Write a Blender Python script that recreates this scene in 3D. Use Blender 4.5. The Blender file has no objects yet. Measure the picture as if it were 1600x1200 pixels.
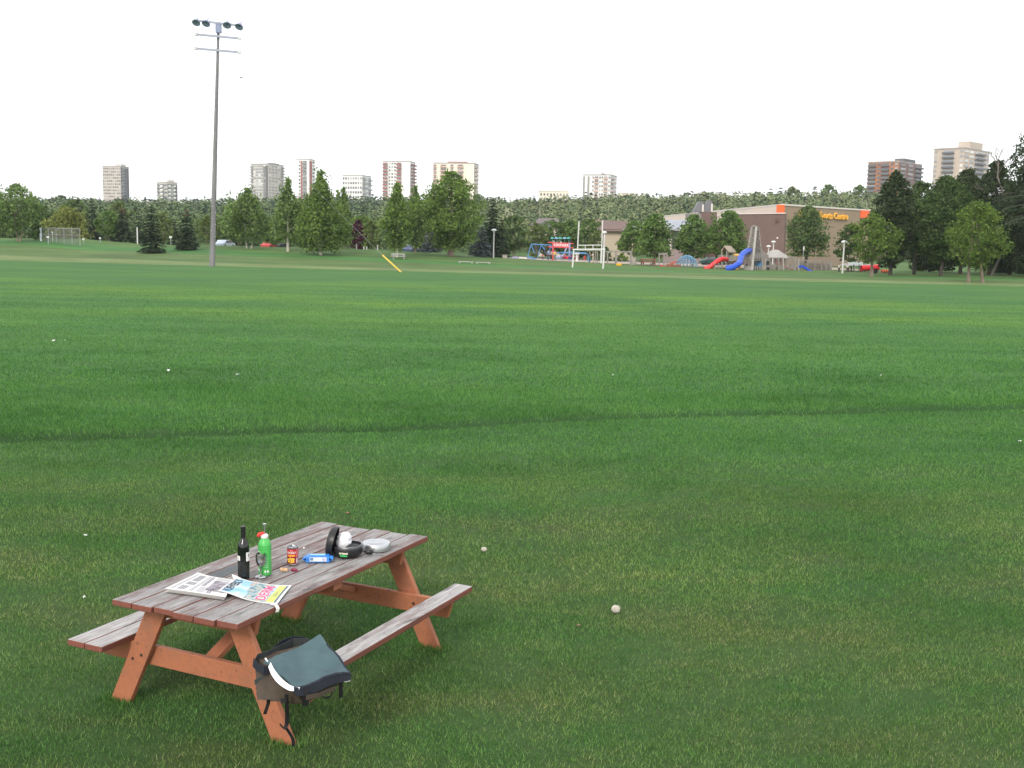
import bpy, bmesh, math, random
import numpy as np
from mathutils import Vector, Matrix
PI = math.pi
SC = bpy.context.scene
COL = SC.collection
rng = random.Random(7)

# ------------------------------------------------------------------ camera
F = 1700.0
CAMZ = 2.92
PITCH = math.atan((600 - 383) / F)
ROLL = math.radians(1.1)
FW = Vector((0, math.cos(PITCH), -math.sin(PITCH)))
UP0 = Vector((0, math.sin(PITCH), math.cos(PITCH)))
R0 = Vector((1, 0, 0))
RV = R0 * math.cos(ROLL) + UP0 * math.sin(ROLL)
UV = UP0 * math.cos(ROLL) - R0 * math.sin(ROLL)
EYE = Vector((0, 0, CAMZ))

def ray(px, py):
    return FW + RV * ((px - 800) / F) + UV * ((600 - py) / F)

def at(px, py, Y):                       # a point seen at (px, py), Y metres out
    d = ray(px, py)
    return EYE + d * (Y / d.y)

def onz(px, py, z):                      # a point seen at (px, py) on the level z
    d = ray(px, py)
    return EYE + d * ((z - CAMZ) / d.z)

def lerp(a, b, t): return a + (b - a) * t
def sstep(a, b, x):
    t = max(0.0, min(1.0, (x - a) / (b - a)))
    return t * t * (3 - 2 * t)

# ------------------------------------------------------------------ terrain
CREST = [(-400, 2.3), (-77, 2.5), (-68, 2.6), (-58, 1.9), (-45, 2.0), (-37, 1.9), (-23, 1.8), (-15.5, 1.56), (-9.7, 1.3), (-4, .9), (0, .85), (5, .62), (14.5, .4), (29, .05), (60, 0), (400, 0)]
HILL = [(-900, 13), (-292, 13), (-150, 15), (-72, 18), (0, 19), (55, 22), (110, 24), (185, 26), (292, 27), (900, 27)]
CX, CZ = zip(*CREST)
HX, HZ = zip(*HILL)
RA = onz(0, 688, 0); RB = onz(1600, 634, 0)          # the mower rut across the lawn

def rut_d(x, y):
    yl = RA.y + (RB.y - RA.y) * (x - RA.x) / (RB.x - RA.x)
    yl = yl + 0.16 * np.sin(x * 0.55) + 0.05 * np.sin(x * 1.7 + 1) - 0.012 * (x - 2) * (x - 2) * 0.12
    return y - yl

def terr(x, y):
    x = np.asarray(x, float); y = np.asarray(y, float)
    def ss(a, b, v):
        t = np.clip((v - a) / (b - a), 0, 1); return t * t * (3 - 2 * t)
    hc = np.interp(x, CX, CZ)
    prof = 0.75 * ss(124, 168, y) + 0.25 * ss(150, 172, y)
    z = hc * (prof - 0.3 * ss(172, 190, y))
    hh = np.interp(x, HX, HZ)
    z = z + (hh - z) * ss(320, 640, y)
    r = rut_d(x, y)
    z = z - 0.06 * np.exp(-(r / 0.16) ** 2) + 0.02 * np.exp(-((r - .5) / 0.35) ** 2)
    z = z + 0.018 * np.sin(x * .9 + y * .35) * np.exp(-y / 60) * np.clip((y - 9) / 6, 0, 1)
    return z

def tz(x, y): return float(terr(x, y))

def G(px, py):                           # where the sight line meets the ground
    d = ray(px, py); t = 4.0; step = .5
    p = EYE + d * t
    while t < 900:
        t2 = t * 1.01 + .02
        q = EYE + d * t2
        if q.z <= tz(q.x, q.y):
            lo, hi = t, t2
            for _ in range(30):
                m = (lo + hi) / 2; q = EYE + d * m
                if q.z <= tz(q.x, q.y): hi = m
                else: lo = m
            return EYE + d * hi
        t = t2
    raise ValueError('no ground at %s %s' % (px, py))

def D(px, Y, py=390):                    # ground point Y metres out in column px
    x = at(px, py, Y).x
    return Vector((x, Y, tz(x, Y)))

# ------------------------------------------------------------------ materials
def new_mat(name):
    m = bpy.data.materials.new(name); m.use_nodes = True
    nt = m.node_tree
    for n in list(nt.nodes): nt.nodes.remove(n)
    out = nt.nodes.new('ShaderNodeOutputMaterial')
    return m, nt, out

def N(nt, t, **kw):
    n = nt.nodes.new(t)
    for k, v in kw.items():
        if k in n.inputs: n.inputs[k].default_value = v
        else: setattr(n, k, v)
    return n

def mixc(nt, fac, a, b, blend='MIX'):
    n = nt.nodes.new('ShaderNodeMix'); n.data_type = 'RGBA'; n.blend_type = blend
    for sock, v in ((n.inputs[0], fac), (n.inputs[6], a), (n.inputs[7], b)):
        if hasattr(v, 'is_output') or isinstance(v, bpy.types.NodeSocket): nt.links.new(v, sock)
        elif isinstance(v, (int, float)): sock.default_value = v
        else: sock.default_value = (*v[:3], 1)
    return n.outputs[2]

def ramp(nt, fac, stops):
    n = nt.nodes.new('ShaderNodeValToRGB')
    e = n.color_ramp.elements
    while len(e) < len(stops): e.new(0.5)
    for i, (p, c) in enumerate(stops):
        e[i].position = p; e[i].color = (*c[:3], 1) if not isinstance(c, (int, float)) else (c, c, c, 1)
    nt.links.new(fac, n.inputs[0])
    return n.outputs[0]

def noise(nt, scale, detail=3, rough=.55, vec=None, stretch=None, obj_random=False):
    tc = nt.nodes.new('ShaderNodeTexCoord')
    v = tc.outputs['Object'] if vec is None else vec
    if obj_random:
        oi = nt.nodes.new('ShaderNodeObjectInfo')
        mu = N(nt, 'ShaderNodeVectorMath', operation='SCALE'); mu.inputs[0].default_value = (37, 61, 13)
        nt.links.new(oi.outputs['Random'], mu.inputs['Scale'])
        ad = N(nt, 'ShaderNodeVectorMath', operation='ADD')
        nt.links.new(v, ad.inputs[0]); nt.links.new(mu.outputs[0], ad.inputs[1]); v = ad.outputs[0]
    if stretch:
        mp = nt.nodes.new('ShaderNodeMapping'); mp.inputs['Scale'].default_value = stretch
        nt.links.new(v, mp.inputs['Vector']); v = mp.outputs[0]
    n = N(nt, 'ShaderNodeTexNoise'); n.inputs['Scale'].default_value = scale
    n.inputs['Detail'].default_value = detail; n.inputs['Roughness'].default_value = rough
    nt.links.new(v, n.inputs['Vector'])
    return n.outputs[0]

def bsdf(nt, out, col, rough=.6, metal=0, spec=.5, bump=None, bstr=.3, bdist=.01):
    b = nt.nodes.new('ShaderNodeBsdfPrincipled')
    if isinstance(col, bpy.types.NodeSocket): nt.links.new(col, b.inputs['Base Color'])
    else: b.inputs['Base Color'].default_value = (*col[:3], 1)
    if isinstance(rough, bpy.types.NodeSocket): nt.links.new(rough, b.inputs['Roughness'])
    else: b.inputs['Roughness'].default_value = rough
    b.inputs['Metallic'].default_value = metal
    b.inputs['Specular IOR Level'].default_value = spec
    if bump is not None:
        bn = nt.nodes.new('ShaderNodeBump'); bn.inputs['Strength'].default_value = bstr; bn.inputs['Distance'].default_value = bdist
        nt.links.new(bump, bn.inputs['Height']); nt.links.new(bn.outputs[0], b.inputs['Normal'])
    nt.links.new(b.outputs[0], out.inputs[0])
    return b

MATS = {}
def M(name, col, rough=.6, amt=.18, scale=4, metal=0, spec=.4, bump=0, stretch=None):
    if name in MATS: return MATS[name]
    m, nt, out = new_mat(name)
    n = noise(nt, scale, 4, .6, stretch=stretch)
    lo = [max(0, c * (1 - amt)) for c in col]; hi = [min(1, c * (1 + amt)) for c in col]
    c = ramp(nt, n, [(.3, lo), (.7, hi)])
    bsdf(nt, out, c, rough, metal, spec, n if bump else None, bump, .01)
    MATS[name] = m
    return m

def leaf_mat(name, a, b, trans=.38, wscale=.35):
    a = [a[0]*1.85, a[1]*1.5, a[2]*1.7]; b = [b[0]*2.0, b[1]*1.68, b[2]*1.9]
    if name in MATS: return MATS[name]
    m, nt, out = new_mat(name)
    n = noise(nt, wscale, 3, .6)
    geo = nt.nodes.new('ShaderNodeNewGeometry')
    ad = N(nt, 'ShaderNodeMath', operation='MULTIPLY_ADD'); ad.inputs[1].default_value = .45; 
    nt.links.new(geo.outputs['Random Per Island'], ad.inputs[0]); nt.links.new(n, ad.inputs[2])
    c = ramp(nt, ad.outputs[0], [(.35, a), (1.0, b)])
    d = nt.nodes.new('ShaderNodeBsdfDiffuse'); t = nt.nodes.new('ShaderNodeBsdfTranslucent')
    nt.links.new(c, d.inputs[0]); nt.links.new(c, t.inputs[0])
    mx = nt.nodes.new('ShaderNodeMixShader'); mx.inputs[0].default_value = trans
    nt.links.new(d.outputs[0], mx.inputs[1]); nt.links.new(t.outputs[0], mx.inputs[2])
    nt.links.new(mx.outputs[0], out.inputs[0])
    MATS[name] = m
    return m

# ------------------------------------------------------------------ mesh builder
class MB:
    def __init__(s): s.v = []; s.f = []; s.sm = []
    def quad(s, a, b, c, d, sm=False):
        i = len(s.v); s.v += [tuple(a), tuple(b), tuple(c), tuple(d)]; s.f.append((i, i+1, i+2, i+3)); s.sm.append(sm); return s
    def poly(s, pts, sm=False):
        i = len(s.v); s.v += [tuple(p) for p in pts]; s.f.append(tuple(range(i, i+len(pts)))); s.sm.append(sm); return s
    def box(s, c, d, mtx=None):
        i = len(s.v); x, y, z = d[0]/2, d[1]/2, d[2]/2
        for sx, sy, sz in ((-1,-1,-1),(1,-1,-1),(1,1,-1),(-1,1,-1),(-1,-1,1),(1,-1,1),(1,1,1),(-1,1,1)):
            p = Vector((sx*x, sy*y, sz*z))
            if mtx is not None: p = mtx @ p
            s.v.append((c[0]+p[0], c[1]+p[1], c[2]+p[2]))
        for f in ((0,3,2,1),(4,5,6,7),(0,1,5,4),(1,2,6,5),(2,3,7,6),(3,0,4,7)):
            s.f.append(tuple(i+k for k in f)); s.sm.append(False)
        return s
    def beam(s, a, b, w, h, up=(0,0,1)):          # a squared bar from a to b
        a, b = Vector(a), Vector(b); d = (b-a); L = d.length; d.normalize()
        u = Vector(up)
        if abs(d.dot(u)) > .98: u = Vector((0,1,0))
        r = d.cross(u).normalized(); u = r.cross(d)
        m = Matrix((r, d, u)).transposed()
        return s.box((a+b)/2, (w, L, h), m)
    def prism(s, foot, z0, z1):                   # footprint (ccw) extruded upward; z1 number or list
        n = len(foot); i = len(s.v)
        z1 = z1 if isinstance(z1, (list, tuple)) else [z1]*n
        z0 = z0 if isinstance(z0, (list, tuple)) else [z0]*n
        s.v += [(p[0], p[1], z0[k]) for k, p in enumerate(foot)] + [(p[0], p[1], z1[k]) for k, p in enumerate(foot)]
        s.f.append(tuple(i+k for k in reversed(range(n)))); s.sm.append(False)
        s.f.append(tuple(i+n+k for k in range(n))); s.sm.append(False)
        for k in range(n):
            s.f.append((i+k, i+(k+1) % n, i+n+(k+1) % n, i+n+k)); s.sm.append(False)
        return s
    def tube(s, pts, r, n=8, cap=True):
        pts = [Vector(p) for p in pts]; m = len(pts)
        rs = list(r) if isinstance(r, (list, tuple)) else [r]*m
        i0 = len(s.v); prev = None
        for k, p in enumerate(pts):
            d = (pts[min(k+1, m-1)] - pts[max(k-1, 0)]).normalized()
            if prev is None:
                u = Vector((0,0,1)) if abs(d.z) < .9 else Vector((1,0,0))
                a = d.cross(u).normalized()
            else:
                a = (prev - d*prev.dot(d)).normalized()
            prev = a; b = d.cross(a)
            for j in range(n):
                t = 2*PI*j/n; q = p + (a*math.cos(t) + b*math.sin(t))*rs[k]; s.v.append(tuple(q))
        for k in range(m-1):
            for j in range(n):
                s.f.append((i0+k*n+j, i0+k*n+(j+1) % n, i0+(k+1)*n+(j+1) % n, i0+(k+1)*n+j)); s.sm.append(True)
        if cap:
            s.f.append(tuple(i0+j for j in reversed(range(n)))); s.sm.append(False)
            s.f.append(tuple(i0+(m-1)*n+j for j in range(n))); s.sm.append(False)
        return s
    def lathe(s, prof, n=24, c=(0,0,0), a0=0, a1=2*PI):
        full = abs(a1-a0-2*PI) < 1e-6; k = n if full else n+1
        i0 = len(s.v)
        for r, z in prof:
            for j in range(k):
                t = a0+(a1-a0)*j/n; s.v.append((c[0]+r*math.cos(t), c[1]+r*math.sin(t), c[2]+z))
        for a in range(len(prof)-1):
            for j in range(n):
                j2 = (j+1) % k
                s.f.append((i0+a*k+j, i0+a*k+j2, i0+(a+1)*k+j2, i0+(a+1)*k+j)); s.sm.append(True)
        return s
    def sphere(s, c, r, n=10, m=7, jit=0, rs=None):
        rx, ry, rz = r if isinstance(r, (tuple, list)) else (r, r, r); i0 = len(s.v)
        for a in range(m+1):
            th = PI*a/m
            for j in range(n):
                ph = 2*PI*j/n; q = 1+(rs.uniform(-jit, jit) if jit else 0)
                s.v.append((c[0]+rx*math.sin(th)*math.cos(ph)*q, c[1]+ry*math.sin(th)*math.sin(ph)*q, c[2]-rz*math.cos(th)*q))
        for a in range(m):
            for j in range(n):
                s.f.append((i0+a*n+j, i0+a*n+(j+1) % n, i0+(a+1)*n+(j+1) % n, i0+(a+1)*n+j)); s.sm.append(True)
        return s
    def mesh(s, name, mat=None):
        me = bpy.data.meshes.new(name); me.from_pydata(s.v, [], s.f); 
        me.polygons.foreach_set('use_smooth', s.sm)
        if mat: me.materials.append(mat)
        bm = bmesh.new(); bm.from_mesh(me); bmesh.ops.remove_doubles(bm, verts=bm.verts, dist=1e-5); bm.to_mesh(me); bm.free()
        me.set_sharp_from_angle(angle=math.radians(40)); me.update()
        return me
    def build(s, name, mat, parent=None, bevel=0, loc=None):
        o = bpy.data.objects.new(name, s.mesh(name, mat)); COL.objects.link(o)
        if parent: o.parent = parent
        if loc is not None: o.location = loc
        if bevel:
            md = o.modifiers.new('bevel', 'BEVEL'); md.width = bevel; md.segments = 2; md.limit_method = 'ANGLE'
        return o

def tag(o, label=None, cat=None, group=None, kind=None):
    if label: o['label'] = label
    if cat: o['category'] = cat
    if group: o['group'] = group
    if kind: o['kind'] = kind
    return o

def thing(name, label, cat, loc=(0,0,0), rz=0, group=None):
    o = bpy.data.objects.new(name, None); COL.objects.link(o); o.location = loc; o.rotation_euler = (0,0,rz); o.empty_display_size = .2
    return tag(o, label, cat, group)

def dup(root, loc, rz=None, label=None, group=None, scale=None):
    r = root.copy(); COL.objects.link(r); r.location = loc
    if rz is not None: r.rotation_euler = (0,0,rz)
    if label: r['label'] = label
    if group: r['group'] = group
    if scale: r.scale = scale
    for ch in list(root.children):
        c = ch.copy(); COL.objects.link(c); c.parent = r
        for g in list(ch.children):
            d = g.copy(); COL.objects.link(d); d.parent = c
    return r

def inst(src, name, parent, loc, rz=0, scale=None):     # another object on the same mesh
    o = bpy.data.objects.new(name, src); COL.objects.link(o); o.parent = parent
    o.location = loc; o.rotation_euler = (0,0,rz)
    if scale: o.scale = scale
    return o

def text_mesh(body, size, extrude=0.0, bold=0.0, align='CENTER', spacing=1.0):
    cu = bpy.data.curves.new('lettering', 'FONT'); cu.body = body; cu.size = size; cu.extrude = extrude; cu.offset = bold
    cu.align_x = align; cu.align_y = 'CENTER'; cu.space_character = spacing; cu.resolution_u = 3
    o = bpy.data.objects.new('lettering', cu); COL.objects.link(o)
    dg = bpy.context.evaluated_depsgraph_get(); dg.update()
    me = bpy.data.meshes.new_from_object(o.evaluated_get(dg))
    bpy.data.objects.remove(o); bpy.data.curves.remove(cu)
    return me

def np_mesh(name, V, Fc, mat, smooth=False):      # V (n,3), Fc (m,k)
    me = bpy.data.meshes.new(name); k = Fc.shape[1]
    me.vertices.add(len(V)); me.vertices.foreach_set('co', V.astype(np.float32).ravel())
    me.loops.add(Fc.size); me.loops.foreach_set('vertex_index', Fc.astype(np.int32).ravel())
    me.polygons.add(len(Fc)); me.polygons.foreach_set('loop_start', np.arange(0, Fc.size, k, dtype=np.int32))
    me.polygons.foreach_set('loop_total', np.full(len(Fc), k, dtype=np.int32))
    me.polygons.foreach_set('use_smooth', np.full(len(Fc), smooth))
    me.update(calc_edges=True); me.validate()
    if mat: me.materials.append(mat)
    return me

def link(name, me, parent=None):
    o = bpy.data.objects.new(name, me); COL.objects.link(o)
    if parent: o.parent = parent
    return o
# ------------------------------------------------------------------ camera, sky, sun
cam = bpy.data.cameras.new('camera'); co = bpy.data.objects.new('camera', cam); COL.objects.link(co)
cam.sensor_width = 36; cam.lens = 36 * F / 1600; cam.clip_start = .1; cam.clip_end = 6000
mw = Matrix((RV, UV, -FW)).transposed().to_4x4(); mw.translation = EYE; co.matrix_world = mw
SC.camera = co
SUN_EL, SUN_AZ = math.radians(34), math.radians(198)      # azimuth clockwise from +Y: behind left
w = bpy.data.worlds.new('World'); SC.world = w; w.use_nodes = True
wn = w.node_tree; bg = wn.nodes['Background']
sky = wn.nodes.new('ShaderNodeTexSky'); sky.sky_type = 'NISHITA'; sky.sun_disc = False
sky.sun_elevation = SUN_EL; sky.sun_rotation = SUN_AZ; sky.dust_density = 3; sky.air_density = 1
# a thin, even layer of bright cloud in front of the blue
wc = wn.nodes.new('ShaderNodeTexCoord'); nz = wn.nodes.new('ShaderNodeTexNoise'); nz.inputs['Scale'].default_value = 2.2; nz.inputs['Detail'].default_value = 5
mpw = wn.nodes.new('ShaderNodeMapping'); mpw.inputs['Scale'].default_value = (1, 1, 3)
wn.links.new(wc.outputs['Generated'], mpw.inputs[0]); wn.links.new(mpw.outputs[0], nz.inputs['Vector'])
cl = ramp(wn, nz.outputs[0], [(.3, (10.6, 10.7, 11.0)), (.7, (13.2, 13.1, 12.9))])
wn.links.new(mixc(wn, .72, sky.outputs[0], cl), bg.inputs[0])
bg.inputs[1].default_value = .1
sl = bpy.data.lights.new('sun', 'SUN'); so = bpy.data.objects.new('sun', sl); COL.objects.link(so)
sl.energy = 1.3; sl.angle = math.radians(14); sl.color = (1, .94, .84)
sdir = Vector((math.sin(SUN_AZ)*math.cos(SUN_EL), math.cos(SUN_AZ)*math.cos(SUN_EL), math.sin(SUN_EL)))
so.rotation_euler = sdir.to_track_quat('Z', 'Y').to_euler(); so.location = sdir * 50
SC.view_settings.view_transform = 'Standard'; SC.view_settings.look = 'None'
SC.view_settings.exposure = 0.7; SC.view_settings.gamma = 1

# ------------------------------------------------------------------ lawn
def lawn_mat():
    m, nt, out = new_mat('mown_grass')
    geo = nt.nodes.new('ShaderNodeNewGeometry'); pos = geo.outputs['Position']
    sep = nt.nodes.new('ShaderNodeSeparateXYZ'); nt.links.new(pos, sep.inputs[0])
    big = noise(nt, .09, 4, .6, vec=pos, stretch=(.6, 1, 1)); mid = noise(nt, .7, 6, .72, vec=pos, stretch=(.6, 1, 1)); fine = noise(nt, 9, 6, .75, vec=pos)
    hair = noise(nt, 70, 2, .6, vec=pos)
    def yramp(stops, scale=200.):
        d = N(nt, 'ShaderNodeMath', operation='DIVIDE'); nt.links.new(sep.outputs[1], d.inputs[0]); d.inputs[1].default_value = scale
        w_ = N(nt, 'ShaderNodeMath', operation='MULTIPLY_ADD'); nt.links.new(mid, w_.inputs[0]); w_.inputs[1].default_value = .014; nt.links.new(d.outputs[0], w_.inputs[2])
        return ramp(nt, w_.outputs[0], [(p/scale + .007, c) for p, c in stops])
    lush = ramp(nt, fine, [(.25, (.034, .105, .022)), (.75, (.066, .178, .050))])
    dry = ramp(nt, fine, [(.25, (.060, .095, .026)), (.8, (.19, .20, .085))])
    # where the turf is thin and dry: the near part and the strip along the far field edge
    dz = yramp([(0, .5), (11.5, .5), (16, .12), (60, .05), (100, .08)])
    patch = ramp(nt, mid, [(.36, 0), (.66, 1)])
    fac = N(nt, 'ShaderNodeMath', operation='MULTIPLY'); nt.links.new(dz, fac.inputs[0]); nt.links.new(patch, fac.inputs[1])
    fac2 = N(nt, 'ShaderNodeMath', operation='MULTIPLY_ADD'); nt.links.new(dz, fac2.inputs[0]); fac2.inputs[1].default_value = .35; nt.links.new(fac.outputs[0], fac2.inputs[2])
    c = mixc(nt, fac2.outputs[0], lush, dry)
    # beyond the field edge: a dry strip, a rough verge, a greener band, then the bank
    ea = nt.nodes.new('ShaderNodeAttribute'); ea.attribute_name = 'edge'
    en = noise(nt, .25, 4, .65, vec=pos, stretch=(.5, 1, 1))
    em = N(nt, 'ShaderNodeMath', operation='MULTIPLY_ADD'); nt.links.new(en, em.inputs[0]); em.inputs[1].default_value = .07; nt.links.new(ea.outputs['Fac'], em.inputs[2])
    e0 = ramp(nt, em.outputs[0], [(p/100+.235, v) for p, v in [(-1.2, 0), (1.0, 1)]])
    ec = ramp(nt, em.outputs[0], [(p/100+.235, c_) for p, c_ in [(0, (.145, .20, .076)), (9, (.158, .205, .084)), (12, (.086, .142, .048)), (24, (.10, .152, .054)), (28, (.060, .165, .044)), (33, (.062, .160, .044)), (37, (.085, .148, .044)), (60, (.080, .148, .044))]])
    ec = mixc(nt, 1, ec, ramp(nt, en, [(.3, .78), (.7, 1.2)]), 'MULTIPLY')
    c = mixc(nt, e0, c, ec)
    # yellow-green growth a third of the way across the field
    yz = yramp([(26, 0), (40, .5), (52, 1), (68, .6), (90, .25), (118, .1)])
    yp = ramp(nt, big, [(.42, 0), (.62, 1)])
    yf = N(nt, 'ShaderNodeMath', operation='MULTIPLY'); nt.links.new(yz, yf.inputs[0]); nt.links.new(yp, yf.inputs[1])
    c = mixc(nt, yf.outputs[0], c, (.115, .225, .03))
    # mowing passes
    st = noise(nt, .5, 4, .7, vec=pos, stretch=(.16, 1.0, 1))
    sr = ramp(nt, st, [(.35, .84), (.65, 1.13)])
    c = mixc(nt, 1, c, sr, 'MULTIPLY')
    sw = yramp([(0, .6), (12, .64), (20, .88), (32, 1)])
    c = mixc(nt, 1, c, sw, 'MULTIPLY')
    hr = ramp(nt, hair, [(.3, .7), (.7, 1.2)])
    c = mixc(nt, 1, c, hr, 'MULTIPLY')
    ra = nt.nodes.new('ShaderNodeAttribute'); ra.attribute_name = 'groove_shade'
    c = mixc(nt, ra.outputs['Fac'], c, (.014, .04, .010))  # dark green of the rut, with its shade painted into the lawn colour
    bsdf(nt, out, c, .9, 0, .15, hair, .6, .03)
    return m

def axis(segs):
    a = []
    for lo, hi, st in segs: a += list(np.arange(lo, hi, st))
    return np.array(a + [segs[-1][1]])
xs = axis([(-1400, -300, 60), (-300, -100, 8), (-100, -30, 2), (-30, 30, .6), (30, 100, 2), (100, 300, 8), (300, 1400, 60)])
ys = axis([(-120, 2, 4), (2, 13, .5), (13, 23, .1), (23, 60, 1), (60, 160, 1), (160, 220, 2), (220, 700, 10), (700, 1800, 60)])
X, Y = np.meshgrid(xs, ys); Z = terr(X, Y)
nx, ny = len(xs), len(ys)
V = np.stack([X, Y, Z], -1).reshape(-1, 3)
I = np.arange(nx*ny).reshape(ny, nx)
Fq = np.stack([I[:-1, :-1], I[:-1, 1:], I[1:, 1:], I[1:, :-1]], -1).reshape(-1, 4)
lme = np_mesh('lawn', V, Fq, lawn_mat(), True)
ga = lme.attributes.new('groove_shade', 'FLOAT', 'POINT'); rr0 = rut_d(V[:, 0], V[:, 1]); ga.data.foreach_set('value', (.55*np.exp(-((rr0-.05)/.30)**2)+.22*np.exp(-((rr0-.7)/.5)**2)).astype(np.float32))  # rut darkening, plus a fainter painted shadow just beyond it
ga2 = lme.attributes.new('edge', 'FLOAT', 'POINT'); ga2.data.foreach_set('value', ((V[:, 1]-np.interp(V[:, 0], [-300, -52, -20, 0, 25, 48, 300], [160, 126, 117, 111, 106, 102, 70]))/100+.2).astype(np.float32))
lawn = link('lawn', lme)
tag(lawn, 'wide green mown lawn reaching to the trees', 'lawn', kind='structure')

def sheet(name, label, cat, x0, x1, y0, y1, lift, mat, st=2.0, edge=0.0, seed=1):
    xs_ = np.arange(x0, x1+.01, st); ys_ = np.linspace(y0, y1, max(2, int((y1-y0)/st)+1))
    X_, Y_ = np.meshgrid(xs_, ys_)
    if edge:
        Y_ = Y_ + edge*np.sin(X_*.21+seed)*(1-np.abs(np.linspace(-1, 1, len(ys_)))[:, None]*0)
    Z_ = terr(X_, Y_) + lift
    I_ = np.arange(X_.size).reshape(X_.shape)
    f_ = np.stack([I_[:-1, :-1], I_[:-1, 1:], I_[1:, 1:], I_[1:, :-1]], -1).reshape(-1, 4)
    o = link(name, np_mesh(name, np.stack([X_, Y_, Z_], -1).reshape(-1, 3), f_, mat, True))
    return tag(o, label, cat, kind='structure')
sheet('playground_ground', 'pale sand and gravel under the playground', 'ground', -1, 57, 168.5, 205, .05, M('sand', (.36, .30, .24), .95, .25, .8), edge=.9)
sheet('road', 'grey road behind the grassy bank', 'road', -140, -6, 196, 203, .05, M('asphalt', (.07, .07, .072), .9, .2, 1.5))
sheet('parking_ground', 'tarmac in front of the sports hall', 'ground', 0, 62, 205.5, 232, .03, M('asphalt', (.07, .07, .072)))

# grass blades where single blades can still be told apart
def blade_mat(name, a, b, dryc):
    m, nt, out = new_mat(name)
    geo = nt.nodes.new('ShaderNodeNewGeometry'); pos = geo.outputs['Position']
    mid = noise(nt, .7, 6, .72, vec=pos, stretch=(.6, 1, 1))
    c = ramp(nt, geo.outputs['Random Per Island'], [(0, a), (1, b)])
    dr = ramp(nt, geo.outputs['Random Per Island'], [(.0, (.055, .115, .025)), (.70, (.235, .34, .095)), (.9, dryc)])
    sep = nt.nodes.new('ShaderNodeSeparateXYZ'); nt.links.new(pos, sep.inputs[0])
    w_ = N(nt, 'ShaderNodeMath', operation='MULTIPLY_ADD'); nt.links.new(mid, w_.inputs[0]); w_.inputs[1].default_value = 5; nt.links.new(sep.outputs[1], w_.inputs[2])
    d = N(nt, 'ShaderNodeMath', operation='DIVIDE'); nt.links.new(w_.outputs[0], d.inputs[0]); d.inputs[1].default_value = 40
    zone = ramp(nt, d.outputs[0], [(.3, .72), (.47, .08)])
    patch = ramp(nt, mid, [(.42, 0), (.62, 1)])
    f = N(nt, 'ShaderNodeMath', operation='MULTIPLY'); nt.links.new(zone, f.inputs[0]); nt.links.new(patch, f.inputs[1])
    f2 = N(nt, 'ShaderNodeMath', operation='MULTIPLY_ADD'); nt.links.new(zone, f2.inputs[0]); f2.inputs[1].default_value = .18; nt.links.new(f.outputs[0], f2.inputs[2])
    c = mixc(nt, f2.outputs[0], c, dr)
    lg = noise(nt, .3, 4, .6, vec=pos, stretch=(.7, 1, 1)); c = mixc(nt, 1, c, ramp(nt, lg, [(.32, (.62, .70, .62)), (.5, (1, 1, 1)), (.68, (1.22, 1.14, 1.1))]), 'MULTIPLY')
    df = nt.nodes.new('ShaderNodeBsdfDiffuse'); t = nt.nodes.new('ShaderNodeBsdfTranslucent')
    nt.links.new(c, df.inputs[0]); nt.links.new(c, t.inputs[0])
    mx = nt.nodes.new('ShaderNodeMixShader'); mx.inputs[0].default_value = .42
    nt.links.new(df.outputs[0], mx.inputs[1]); nt.links.new(t.outputs[0], mx.inputs[2]); nt.links.new(mx.outputs[0], out.inputs[0])
    return m
gr = np.random.default_rng(5)
def blades(y0, y1, dens, h, wd, fade=None):
    half = lambda y: .47*y*1.3 + 2.6
    n = int(dens*(y1-y0)*(half(y0)+half(y1)))
    y = gr.uniform(y0, y1, n*2); x = gr.uniform(-half(y1), half(y1), n*2)
    k = np.abs(x) < half(y); x, y = x[k], y[k]
    if fade: k = gr.uniform(0, 1, len(x)) < np.exp(-(y-y0)/fade); x, y = x[k], y[k]
    # tufts: pull blades a little towards uneven clumps
    k = (np.sin(x*3.1+np.sin(y*2.3)*2)*np.sin(y*3.7+np.sin(x*1.9)*2) + gr.uniform(-1, 1.4, len(x))) > -.5
    x, y = x[k], y[k]
    r = rut_d(x, y)
    keep = gr.uniform(0, 1, len(x)) > .75*np.exp(-(r/.27)**2)
    x, y, r = x[keep], y[keep], r[keep]
    hh = h*gr.uniform(.55, 1.25, len(x))*(1+.55*((r > .1) & (r < 14))*np.exp(-np.clip(r, 0, 50)/7) + .0)
    a = gr.uniform(0, 2*PI, len(x)); ln = gr.uniform(.2, 1.1, len(x))*hh; la = gr.uniform(0, 2*PI, len(x))
    z = terr(x, y)
    dx, dy = np.cos(a)*wd/2, np.sin(a)*wd/2
    lx, ly = np.cos(la)*ln, np.sin(la)*ln
    n = len(x)
    P = np.empty((n, 3, 3))
    P[:, 0] = np.stack([x-dx, y-dy, z-.004], -1); P[:, 1] = np.stack([x+dx, y+dy, z-.004], -1)
    P[:, 2] = np.stack([x+lx, y+ly, z+hh], -1)
    return P.reshape(-1, 3)
BM = blade_mat('grass_blade', (.032, .105, .026), (.16, .365, .094), (.5, .45, .24))
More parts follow.
